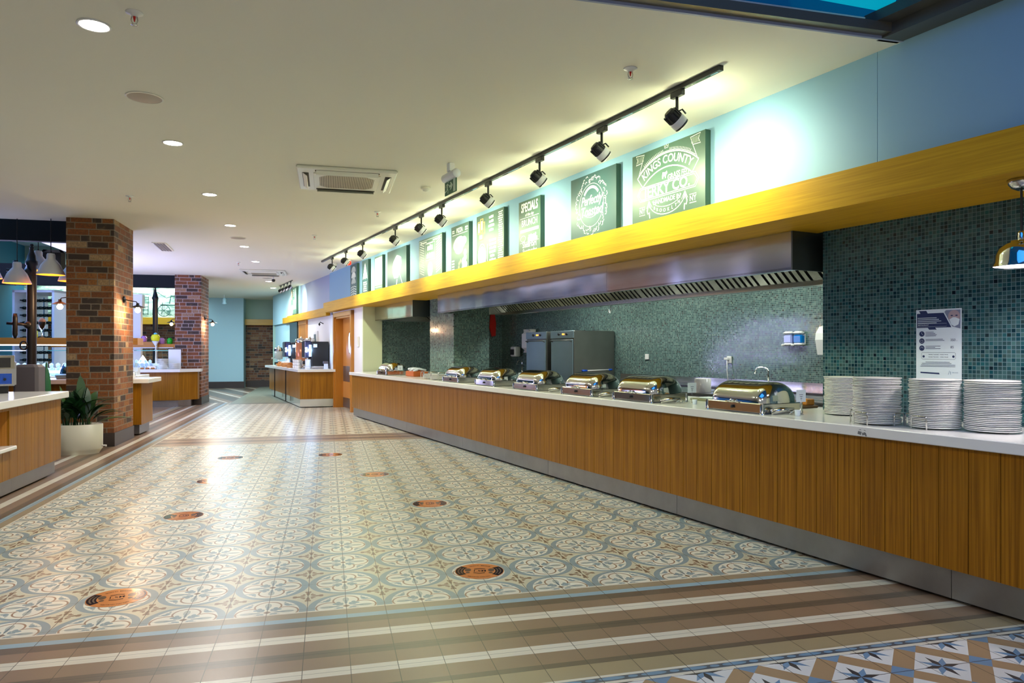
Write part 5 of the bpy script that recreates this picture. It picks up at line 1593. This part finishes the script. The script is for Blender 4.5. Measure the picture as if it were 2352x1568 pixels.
sconce(-3.018, 19.5, 2.16, 1, 'glowing wall sconce on the right face of the far brick pillar', 26)
sconce(-3.622, 19.6, 2.16, -1, 'glowing wall sconce on the left face of the far brick pillar', 12)

# ================================================================== COUNTER BEHIND THE NEAR PILLAR
t = thing('corner_counter', 'small wood counter with white top behind the near brick pillar', 'counter', (0, 0, 0))
mb = MB(); mb.box(-5.9, -2.86, 12.45, 13.2, 0.17, 0.83)
mb.build('slatted_body', M['wood'], t)
MB().box(-5.85, -2.90, 12.50, 13.15, 0.02, 0.17).build('kick_plate', M['kick'], t)
tag(MB().bbox(-5.95, -2.74, 12.38, 13.28, 0.83, 0.90, 0.006).build('worktop', M['stone']), 'white worktop running behind the near brick pillar', 'worktop')
t = thing('wooden_shelf', 'wooden gantry shelf with lit edge over the counter left of the near pillar', 'shelf', (0, 0, 0))
mb = MB(); mb.box(-6.4, -3.3, 14.1, 14.5, 1.45, 1.57)
mb.build('board', M['shelf_wood'], t)
for x_ in (-6.0, -3.5): MB().box(x_ - 0.02, x_ + 0.02, 14.25, 14.3, 0.9, 1.45).build('post', M['steel'], t)
MB().box(-6.3, -3.4, 14.12, 14.15, 1.435, 1.45).build('light_strip', emit('led_white', (0.8, 0.9, 1, 1), 6), t)
MB().box(-6.3, -3.4, 14.05, 14.45, 1.34, 1.35).build('glass_shelf', M['glass'], t)
t = thing('display_counter', 'white lit display counter behind the gantry shelf', 'counter', (0, 0, 0))
MB().box(-6.5, -3.3, 13.95, 14.7, 0.0, 0.83).build('body', M['wood'], t)
MB().bbox(-6.5, -3.25, 13.9, 14.75, 0.83, 0.9, 0.006).build('worktop', M['stone'], t)
MB().box(-6.4, -3.35, 13.93, 13.96, 0.96, 1.0).build('light_tube', emit('led_blue_white', (0.35, 0.65, 1, 1), 5), t)
# jars, sundae glasses and small glasses on shelf
def put(name, mat, prof, lst, cat, group, lbf, seg=14, **kw):
    first = None
    for i, p in enumerate(lst):
        if first is None:
            first = MB().lathe(prof, seg).build(name, mat, None, p); o = first
        else:
            o = first.copy(); COL.objects.link(o); o.location = p
        tag(o, lbf(i) if callable(lbf) else lbf, cat, group)
    return first
M['lime'] = simple('lime_glass', lin(190, 220, 40), 0.2); M['purple'] = simple('purple_glass', lin(170, 120, 190), 0.25); M['green_j'] = simple('green_glass', lin(20, 170, 40), 0.2)
jar = [(0.05, 0), (0.066, 0.015), (0.07, 0.08), (0.066, 0.12), (0.045, 0.13), (0.045, 0.15), (0, 0.15)]
put('glass_jar', M['lime'], jar, [(-5.0, 14.25, 1.57), (-4.22, 14.3, 1.57)], 'jar', 'lime jars on the gantry', lambda i: ['lime green jar left of the black post', 'lime green jar right of the black post'][i])
sund = [(0.05, 0), (0.012, 0.02), (0.01, 0.1), (0.04, 0.16), (0.06, 0.28), (0.055, 0.28), (0.03, 0.17), (0, 0.12)]
put('sundae_glass', M['glass'], sund, [(-4.85, 14.2, 1.57), (-4.35, 14.2, 1.57), (-3.72, 14.2, 1.57)], 'glass', 'sundae glasses on the gantry', lambda i: ['sundae glass on the shelf left of the black post', 'sundae glass on the shelf right of the black post', 'sundae glass on the shelf next to the near pillar'][i])
put('sundae_filling', simple('choco_ice', lin(190, 120, 80), 0.6), [(0, 0), (0.035, 0.04), (0.06, 0.16), (0.03, 0.2), (0, 0.21)], [(-4.85, 14.2, 1.71), (-4.35, 14.2, 1.71)], 'dessert', 'brown desserts in sundae glasses', lambda i: ['brown dessert in the left sundae glass', 'brown dessert in the middle sundae glass'][i], 8)
M['cup_w'] = simple('white_cup', lin(176, 200, 222), 0.12)
small = [(0.02, 0), (0.034, 0.02), (0.038, 0.06), (0.03, 0.066), (0.034, 0.07), (0.0, 0.09)]
lst = [(-5.6 + 0.105 * i + 0.05 * j, 14.15 + 0.12 * j, 0.9 + 0.07 * j) for j in range(3) for i in range(21)]
for j in (1, 2): MB()
tag(MB().box(-5.65, -3.35, 14.21, 14.33, 0.9, 0.965).box(-5.65, -3.35, 14.33, 14.5, 0.9, 1.035).build('tiered_riser', M['white_metal']), 'stepped riser under the small glasses left of the near pillar', 'stand')
put('small_glass', M['cup_w'], small, lst, 'glass', 'small glasses in rows behind the counter', lambda i: 'small white glass, %s row, %s from the left, left of the near pillar' % (ROW[i // 21], ORD1[i % 21]), 8)
# chafers on corner counter
t = thing('cake_dome', 'low glass display dome on the counter left of the near pillar', 'cover', (-3.9, 12.8, 0.9))
MB().bbox(-0.25, 0.25, -0.15, 0.15, 0, 0.08, 0.02).build('tray', M['steel'], t)
MB().lathe([(0.2, 0.08), (0.19, 0.16), (0.14, 0.24), (0.05, 0.28), (0, 0.285)], 20, (0, 0, 0), None, True, 1.15, 0.7).build('dome', M['chrome'], t)
t = thing('glass_box', 'clear glass box on the counter right of the grey cabinet', 'container', (-4.42, 12.8, 0.9))
MB().bbox(-0.1, 0.1, -0.08, 0.08, 0, 0.16, 0.01).build('box', M['glass'], t)
t = thing('napkin_holder', 'white stack holder on the small counter right of the near pillar', 'holder', (-3.07, 12.72, 0.9))
MB().bbox(-0.10, 0.04, -0.06, 0.06, 0, 0.09, 0.01).build('stack', M['white_plastic'], t)
MB().tube([(0.06, 0, 0), (0.06, 0, 0.1), (0.0, 0, 0.11)], 0.006, 6).build('wire', M['chrome'], t)

# ================================================================== WINE RACK
t = thing('wine_rack', 'tall white wine rack full of bottles behind the lamp post', 'rack', (-7.7, 20.6, 0), R(-14.5))
mb = MB()
mb.box(0, 0.06, 0, 1.3, 0, 2.87); mb.box(1.0, 1.06, 0, 1.3, 0, 2.87); mb.box(0, 1.06, 0, 1.3, 2.81, 2.87)
mb.build('frame', M['white_metal'], t)
mb = MB()
for xx in (0.2, 0.4, 0.6, 0.8): mb.box(xx - 0.01, xx + 0.01, 0.3, 0.32, 0.2, 2.7)
mb.build('grid', M['steel'], t)
bot = [(0, 0), (0.036, 0.0), (0.04, 0.01), (0.04, 0.18), (0.016, 0.24), (0.016, 0.30), (0, 0.30)]
bm = MB().lathe(bot, 10, (0, 0, 0), Matrix.Rotation(R(90), 4, 'X'))
M['bottle'] = simple('dark_bottle_glass', (0.01, 0.02, 0.015, 1), 0.08)
fb = None
cr, sr = math.cos(R(-14.5)), math.sin(R(-14.5))
for j in range(9):
    for i in range(9):
        lx, ly, lz = 0.12 + 0.103 * i, 0.42, 1.1 + 0.19 * j
        p = (-7.7 + cr * lx - sr * ly, 20.6 + sr * lx + cr * ly, lz)
        if fb is None: fb = bm.build('wine_bottle', M['bottle'], None, p, R(-14.5)); o = fb
        else: o = fb.copy(); COL.objects.link(o); o.location = p
        tag(o, 'dark wine bottle, %s row from the bottom, %s from the left in rack' % (ORD1[j], ORD1[i]), 'bottle', 'wine bottles in the white rack')
t = thing('white_frame_post', 'white box column standing right behind the near pillar', 'post', (-4.63, 19.75, 0))
MB().box(-0.10, 0.10, -0.1, 0.1, 0, 2.62).build('shaft', M['white_metal'], t)
MB().box(-0.14, 0.14, -0.14, 0.14, 2.45, 2.75).build('head', M['white_plastic'], t)

# ================================================================== MURALS on the far wall
def mural(x0, x1, z0, z1, seed, lb):
    n = N('mural_%d' % seed, 0.3)
    x, y, z = n.coord()
    v = n.vec(x, z, 0.0)
    f = n.noise(n.vec(x * 1.0, z * 2.2, seed * 3.0), 2.6, 5, 0.7, 0.6)
    lit = n.math('MULTIPLY_ADD', f, 3.0, -1.0, clamp=True)
    c = n.mix(lit, lin(70, 110, 100), lin(235, 250, 240))
    n.set('Base Color', c)
    t = thing('wall_mural', lb, 'picture', (x0, 27.70, z0))
    MB().box(0, x1 - x0, 0, 0.04, 0, z1 - z0).build('printed_panel', n.m, t)
    mb = MB()
    rnd = random.Random(seed)
    w = x1 - x0; h = z1 - z0
    Mm = Matrix(((1, 0, 0, 0), (0, 0, 1, -0.003), (0, 1, 0, 0), (0, 0, 0, 1)))
    if seed == 2:
        for cx_, r_ in ((0.32, 0.20), (0.95, 0.24)):
            mb.strip(arcpts(w * 0 + cx_, 0.25, r_, 0, 360, 24), 0.02, 0, Mm, True)
            for k in range(8): mb.strip([(cx_, 0.25), (cx_ + r_ * math.cos(k * math.pi / 4), 0.25 + r_ * math.sin(k * math.pi / 4))], 0.012, 0, Mm)
        mb.strip([(0.2, 0.45), (0.9, 0.45), (1.0, 0.75), (0.55, 0.78), (0.5, 0.5)], 0.04, 0, Mm)
        mb.strip([(0.1, 0.9), (0.4, 0.7), (0.9, 0.85)], 0.02, 0, Mm)
    else:
        for k in range(7):
            y0 = 0.15 + 0.12 * k; mb.strip([(0.1, y0), (w - 0.15, y0 + rnd.uniform(-0.05, 0.05))], 0.02, 0, Mm)
        for k in range(9): mb.strip([(0.1 + 0.15 * k, 0.1), (0.12 + 0.15 * k, 0.5 + 0.3 * rnd.random())], 0.02, 0, Mm)
    mb.build('dark_drawing', simple('mural_dark_%d' % seed, lin(50, 90, 84), 0.4), t)
mural(-8.6, -7.05, 2.5, 3.58, 1, 'pale green photo mural above the wood band, left of the far post')
mural(-7.0, -5.98, 2.5, 3.58, 3, 'pale green photo mural panel behind the far black post')
mural(-5.95, -4.6, 2.5, 3.58, 2, 'pale green photo mural with an old carriage, left of the far pillar')
mural(-11.0, -8.7, 2.5, 3.58, 4, 'pale green photo mural seen behind the wine rack')
light('AREA', 'mural_light', (-6.8, 26.9, 3.9), 75, (0.75, 1.0, 0.9), (0, 0.75, -1), 5.0, 0.3)

# ================================================================== ICE CREAM COUNTER between pillars
t = thing('ice_cream_counter', 'wood slatted counter with chamfered white top between the two pillars', 'counter', (0, 0, 0))
body = [(-6.5, 18.42), (-3.42, 18.42), (-3.05, 18.72), (-3.05, 18.95), (-6.5, 19.3)]
MB().prism([(-6.5, 18.5), (-3.45, 18.5), (-3.2, 18.7), (-3.2, 18.9), (-6.5, 19.2)], 0.0, 0.16).build('kick_plate', M['kick'], t)
mb = MB(); mb.prism(body, 0.16, 0.83)
mb.build('slatted_body', M['wood'], t)
mb = MB()
for k in range(14): mb.box(-4.42, -4.27, 18.412, 18.42, 0.25 + 0.03 * k, 0.262 + 0.03 * k)
mb.build('louvre_vent', M['black'], t)
tag(MB().prism([(-6.5, 18.34), (-3.38, 18.34), (-2.98, 18.66), (-2.98, 18.96), (-3.8, 18.96), (-6.5, 19.35)], 0.83, 0.90).build('worktop', M['stone']), 'white chamfered worktop in front of the far brick pillar', 'worktop')
t = thing('glass_gantry', 'glass and wood gantry shelf over the ice cream counter', 'shelf', (0, 0, 0))
MB().box(-6.3, -4.0, 19.0, 19.25, 1.42, 1.55).build('wood_shelf', M['shelf_wood'], t)
MB().box(-4.0, -3.62, 19.02, 19.25, 1.42, 1.50).build('wood_shelf', M['wood_dark'], t)
MB().box(-6.3, -3.7, 18.85, 19.25, 1.335, 1.35).build('glass_shelf', M['glass'], t)
MB().box(-6.3, -3.7, 18.84, 18.85, 1.335, 1.35).build('glass_edge', simple('glass_edge_teal', lin(120, 210, 200), 0.2), t)
for x_ in (-4.02, -5.6): MB().cyl((x_, 18.95, 0.9), 0.03, 0.64, 12).build('post', M['chrome'], t)
MB().box(-6.2, -3.65, 18.98, 19.0, 1.40, 1.42).build('light_strip', M['white_metal'], t)
light('AREA', 'gantry_light', (-5.0, 18.9, 1.33), 9, (0.75, 0.88, 1.0), DOWN, 2.4, 0.1)
light('AREA', 'near_gantry_light', (-4.8, 14.2, 1.33), 8, (0.6, 0.8, 1.0), DOWN, 2.6, 0.1)
put('glass_jar', M['purple'], jar, [(-4.33, 19.1, 1.55), (-3.93, 19.1, 1.50), (-5.5, 19.1, 1.55)], 'jar', 'coloured jars on the far gantry', lambda i: ['left purple jar on the far gantry shelf', 'purple jar behind the yellow one on the far gantry shelf', 'purple jar hidden by the near pillar'][i])
put('glass_jar', M['green_j'], jar, [(-3.75, 19.1, 1.50)], 'jar', None, 'bright green jar on the far gantry shelf')
t = thing('cocktail_glass', 'white cocktail glass with yellow fruit topping on the glass shelf', 'glass', (-4.03, 18.9, 1.35))
MB().lathe([(0.05, 0), (0.008, 0.01), (0.008, 0.1), (0.085, 0.22), (0.08, 0.22), (0, 0.11)], 16).build('glass', M['white_metal'], t)
MB().lathe([(0.03, 0.2), (0.09, 0.24), (0.105, 0.31), (0.08, 0.37), (0, 0.39)], 12, (0, 0, 0), None, True).build('yellow_topping', simple('yellow_topping', lin(225, 225, 30), 0.4), t)
MB().lathe([(0.03, 0.37), (0.045, 0.40), (0, 0.43)], 10).build('blue_topping', simple('blue_topping', lin(90, 180, 220), 0.4), t)
tag(MB().box(-5.6, -3.95, 18.72, 18.84, 0.9, 0.96).box(-5.6, -3.95, 18.84, 19.0, 0.9, 1.03).build('tiered_riser', M['white_metal']), 'stepped riser under the white cups on the ice cream counter', 'stand')
lst = [(-5.55 + 0.10 * i + 0.05 * (j % 2), 18.66 + 0.12 * j, 0.9 + 0.066 * j if j else 0.9) for j in range(3) for i in range(15)]
lst = [(a, b, (0.90, 0.962, 1.032)[j]) for (a, b, c), j in zip(lst, [j for j in range(3) for i in range(15)])]
put('white_cup', M['cup_w'], small, lst, 'cup', 'white cups in rows on the ice cream counter', lambda i: 'small white cup, %s row, %s from left, on ice cream counter' % (ROW[i // 15], ORD1[i % 15]), 8)
put('folded_napkin', M['paper'], [(0.14, 0), (0.10, 0.05), (0.03, 0.16), (0, 0.2)], [(-4.95, 18.95, 1.032), (-4.32, 18.95, 1.032), (-3.85, 18.85, 0.9)], 'napkin', 'pointed napkins', lambda i: ['left pointed white napkin above the cups', 'middle pointed white napkin above the cups', 'right pointed white napkin beside the steel post'][i], 5)
put('doughnut', M['bread'], [(0.012, 0.0), (0.035, 0.0), (0.05, 0.02), (0.035, 0.04), (0.012, 0.035)], [(-5.5 + 0.115 * i, 18.5, 0.9) for i in range(14)], 'pastry', 'doughnuts in a row on the ice cream counter', lambda i: 'small brown doughnut, %s from the left, before the white cups' % ORD1[i], 10)
t = thing('menu_screen', 'white upright panel with dark edge on the counter beside the far pillar', 'screen', (-3.45, 18.83, 0.9))
MB().box(-0.28, 0.0, 0.0, 0.03, 0.0, 0.47).build('panel', M['white_metal'], t)
MB().box(-0.30, 0.015, 0.0, 0.035, 0.47, 0.485).build('dark_edge', M['black'], t)
put('dessert_plate', M['porcelain'], [(0.06, 0), (0.13, 0.008), (0.132, 0.012), (0.06, 0.006), (0, 0.006)], [(-3.80, 18.62, 0.902 + 0.0135 * i) for i in range(18)], 'plate', 'plates stacked on the ice cream counter', lambda i: 'white dessert plate, %s from the bottom, beside the upright panel' % ORD1[i], 20)
put('dessert_plate', M['porcelain'], [(0.06, 0), (0.13, 0.008), (0.132, 0.012), (0.06, 0.006), (0, 0.006)], [(-3.55, 18.64, 0.902 + 0.0135 * i) for i in range(10)], 'plate', 'second plate stack on the ice cream counter', lambda i: 'white dessert plate, %s from the bottom, short stack before the upright panel' % ORD1[i], 20)
t = thing('ice_cream_tub', 'steel tub right of the white cups on the ice cream counter', 'container', (-4.0, 18.58, 0.9))
MB().bbox(-0.13, 0.07, -0.08, 0.08, 0, 0.08, 0.01).build('tub', M['steel'], t)

# ================================================================== COFFEE COUNTER
A_ = (-0.62, 17.42); B_ = (0.20, 17.46)
C_ = uw(22.3, 4.055); D_ = uw(22.3, 3.42); E_ = uw(17.6, 4.055)
t = thing('coffee_counter', 'wood counter with white top and steel kick plate near the service door', 'counter', (0, 0, 0))
poly = [A_, B_, E_[:2], C_[:2], D_[:2]]
mb = MB(); mb.prism(poly, 0.20, 0.84)
mb.build('slatted_body', M['wood'], t)
def inset(p, k=0.05):
    cx_ = sum(q[0] for q in p) / len(p); cy_ = sum(q[1] for q in p) / len(p)
    return [(q[0] + (cx_ - q[0]) * k * 0.8, q[1] + (cy_ - q[1]) * k * 0.12) for q in p]
MB().prism(inset(poly, 0.06), 0.02, 0.20).build('kick_plate', M['steel'], t)
mb = MB()
for u_ in (18.9, 20.6): 
    p = uw(u_, 3.30)
    mb.box(3.285, 3.31, u_ - 0.006, u_ + 0.006, 0.05, 0.84, Matrix.Rotation(TH, 4, 'Z'))
mb.build('panel_joint', M['black'], t)
D2 = uw(22.5, 3.32)
A2 = (-0.67, 17.35); B2 = (0.24, 17.39)
tag(MB().prism([A2, B2, E_[:2], uw(22.5, 4.055)[:2], D2[:2]], 0.84, 0.90).build('worktop', M['stone']), 'white worktop carrying the coffee machines', 'worktop')
def coffee_machine(u, w, lb):
    t = thing('coffee_machine', lb, 'coffee machine', uw(u, w, 0.9), TH, 'black coffee machines with lit columns')
    MB().bbox(0.06, 0.47, -0.02, 0.40, 0.06, 0.66, 0.01).build('black_body', M['black'], t)
    MB().bbox(-0.10, 0.06, 0.0, 0.38, 0.26, 0.68, 0.02).build('display_head', simple('dark_display', (0.03, 0.03, 0.06, 1), 0.15), t)
    MB().box(0.0, 0.05, -0.015, 0.0, 0.30, 0.58).build('light_column', emit('blue_white_column', (0.30, 0.58, 1.0, 1), 9), t)
    mb = MB()
    for k in range(2): mb.box(-0.09, -0.04, -0.006, 0.0, 0.40 + 0.07 * k, 0.45 + 0.07 * k)
    mb.build('lit_button', emit('lit_button', (0.8, 0.9, 1, 1), 3), t)
    MB().lathe([(0.07, 0), (0.07, 0.22), (0, 0.22)], 16, (0.0, 0.10, 0.01)).build('milk_container', M['white_metal'], t)
    MB().bbox(-0.10, 0.47, -0.04, 0.40, 0.0, 0.02, 0.005).build('drip_tray', M['steel'], t)
    MB().box(0.10, 0.19, -0.024, -0.02, 0.52, 0.60).build('notice', M['paper'], t)
    p = uw(u - 0.06, w + 0.03, 1.35)
    light('POINT', 'coffee_machine_glow', p, 5, (0.35, 0.6, 1.0), None, 0.06)
coffee_machine(17.62, 3.62, 'nearest black coffee machine with blue lit column')
coffee_machine(20.2, 3.60, 'far black coffee machine with blue lit column')
def urn(u, w, h, lb, mat, wd=0.11):
    t = thing('drink_dispenser', lb, 'dispenser', uw(u, w, 0.9), TH)
    MB().lathe([(0.10, 0), (0.09, 0.02), (0.03, 0.04), (0.03, 0.16), (0.06, 0.18), (0, 0.18)], 18).build('foot', M['chrome'], t)
    MB().lathe([(0, 0.18), (wd, 0.18), (wd + 0.012, 0.3), (wd + 0.02, h - 0.1), (0, h - 0.1)], 22).build('tank', mat, t)
    MB().lathe([(wd + 0.024, h - 0.1), (wd + 0.028, h - 0.03), (wd, h), (0.03, h + 0.02), (0.015, h + 0.05), (0, h + 0.055)], 22).build('lid', M['chrome'], t)
    MB().tube([(-wd, 0, 0.22), (-wd - 0.08, 0, 0.22), (-wd - 0.09, 0, 0.19)], 0.014, 8).build('spout', M['chrome'], t)
urn(21.9, 3.62, 0.52, 'glass juice dispenser with chrome lid at the far end of the coffee counter', simple('frosted_tank', lin(170, 185, 190), 0.2))
urn(18.7, 3.65, 0.74, 'copper toned drink dispenser between the coffee machines', simple('copper_tank', lin(214, 140, 100), 0.25, 0.3), 0.13)
urn(19.1, 3.95, 0.76, 'second chrome topped drink dispenser behind the copper one', simple('chrome_tank', (0.6, 0.6, 0.62, 1), 0.15, 1.0), 0.10)
t = thing('bread_basket', 'wicker basket of white rolls on the coffee counter', 'basket', uw(20.0, 3.48, 0.9), TH)
MB().lathe([(0.09, 0), (0.14, 0.10), (0.13, 0.10), (0.08, 0.01), (0, 0.01)], 18).build('basket', M['basket'], t)
for k in range(6): MB().lathe([(0, -0.03), (0.04, -0.01), (0.04, 0.01), (0, 0.03)], 8, (0.07 * math.cos(k), 0.07 * math.sin(k), 0.115)).build('roll', M['white_plastic'], t)
t = thing('bread_basket', 'brown basket with rolls at the far end of the coffee counter', 'basket', uw(20.9, 3.52, 0.9), TH)
MB().lathe([(0.10, 0), (0.15, 0.07), (0.14, 0.07), (0.09, 0.01), (0, 0.01)], 16).build('basket', M['basket'], t)
MB().lathe([(0.11, 0.05), (0.08, 0.11), (0, 0.13)], 8, (0, 0, 0), None, False).build('bread', M['bread'], t)
t = thing('bread_basket', 'orange basket close to the white cups on the coffee counter', 'basket', uw(18.95, 3.42, 0.9), TH)
MB().lathe([(0.08, 0), (0.12, 0.08), (0.11, 0.08), (0.07, 0.01), (0, 0.01)], 16).build('basket', M['basket'], t)
MB().lathe([(0.09, 0.06), (0.06, 0.12), (0, 0.14)], 7, (0, 0, 0), None, False).build('bread', M['bread'], t)
cupp = [(0.03, 0), (0.045, 0.02), (0.05, 0.07), (0.046, 0.07), (0.03, 0.015), (0, 0.015)]
put('coffee_cup', M['porcelain'], cupp, [uw(17.9 + 0.12 * i, 3.42 + 0.06 * (i % 2), 0.9 + 0.072 * j) for j in range(3) for i in range(5)], 'cup', 'white coffee cups stacked on the coffee counter', lambda i: 'white coffee cup, %s layer, %s from the right, near coffee machine' % (['bottom', 'middle', 'top'][i // 5], ORD1[i % 5]), 14)
put('coffee_cup', M['porcelain'], cupp, [uw(20.45 + 0.12 * i, 3.6, 0.9 + 0.072 * j) for j in range(2) for i in range(3)], 'cup', 'white coffee cups by the far machine', lambda i: 'white coffee cup, %s layer, %s from the right, far coffee machine' % (['bottom', 'top'][i // 3], ORD1[i % 3]), 14)
put('drinking_glass', M['glass'], [(0.03, 0), (0.035, 0.10), (0.032, 0.10), (0.028, 0.01), (0, 0.01)], [uw(21.5 + 0.1 * (i % 3), 3.5 + 0.09 * (i // 3), 0.9) for i in range(6)], 'glass', 'glasses at the juice dispenser', lambda i: 'drinking glass at the juice dispenser, %s row, %s from the right' % (['front', 'back'][i // 3], ORD1[i % 3]), 12)
t = thing('cup_stack', 'small grey stacked container at the right end of the coffee counter', 'container', uw(17.6, 4.02, 0.9), TH)
MB().bbox(-0.06, 0.03, -0.12, -0.04, 0, 0.12, 0.005).build('lower_box', M['white_metal'], t)
MB().bbox(-0.08, 0.03, -0.13, -0.03, 0.12, 0.18, 0.005).build('upper_box', M['grey_paint'], t)

# ================================================================== FLOOR STICKERS
def sticker():
    t = MB()
    Rr = 0.15
    t.lathe([(0, 0.0), (Rr, 0.0), (Rr, 0.0008), (0, 0.0008)], 48, (0, 0, 0), None, False)
    z = 0.0011
    t.mi = 1
    for sg in (-1, 1):
        for (r0, r1) in ((0.098, 0.146),):
            pts = arcpts(0, 0, (r0 + r1) / 2, 180 - 38 if sg < 0 else -38, 180 + 38 if sg < 0 else 38, 16)
            t.strip(pts, r1 - r0, z)
    for sy in (-1, 1):
        for k in range(2):
            yy = sy * (0.040 + 0.013 * k)
            t.strip([(-0.035, yy - sy * 0.012), (0.0, yy), (0.035, yy - sy * 0.012)], 0.006, z)
    t.text('1.5M', 0.042, 0, 0, z, None, 'CENTER', 1.0, 0, 0.012)
    t.mi = 2
    for sg in (-1, 1):
        for rr_ in (0.112, 0.130):
            t.strip(arcpts(0, 0, rr_, 180 - 28 if sg < 0 else -28, 180 + 28 if sg < 0 else 28, 12), 0.009, z + 0.0003)
        # footprints
        t.disc((sg * 0.072, 0.018), 0.020, z, 14, None, 0.032)
        t.disc((sg * 0.070, -0.034), 0.014, z, 12, None, 0.014)
    t.mi = 1
    t.text('SOSYAL MESAFE', 0.019, 0, 0.106, z, None, 'CENTER', 1.0, 0, 0.004, 0.106)
    vs, fs = text_geo('ABSTAND HALTEN', 0.017, 'CENTER', 0, 0.004)
    rad = 0.118
    out = [(math.sin(a / rad) * (rad - b), -math.cos(a / rad) * (rad - b), z) for a, b in vs]
    t.add(out, fs)
    return t
so = simple('orange_sticker', lin(214, 140, 84), 0.12)
sd = simple('sticker_dark', lin(36, 32, 44), 0.12)
sb = simple('sticker_brown', lin(112, 92, 76), 0.12)
fs0 = None
SL = [(-1.12, 4.34, 'front left round orange distance sticker, closest to the photographer'), (0.905, 4.30, 'front right round orange distance sticker'), (-1.14, 6.34, 'second round sticker in the left row'), (0.877, 6.30, 'second round sticker in the right row'),
      (-1.155, 7.95, 'third round sticker in the left row'), (0.50, 7.92, 'third round sticker on the right, reflecting the spotlights'), (-1.184, 9.60, 'farthest round sticker in the left row'), (0.038, 9.55, 'farthest round sticker on the right')]
for i, (x_, y_, lb) in enumerate(SL):
    if fs0 is None: fs0 = sticker().build('floor_sticker', [so, sd, sb]); o = fs0
    else: o = fs0.copy(); COL.objects.link(o)
    o.location = (x_, y_, 0.0004)
    o.rotation_euler = (0, 0, R([8, -14, 5, -6, 3, -4, 2, 0][i]))
    tag(o, 'floor sticker: ' + lb, 'sticker', 'round distance stickers on the tiled floor')
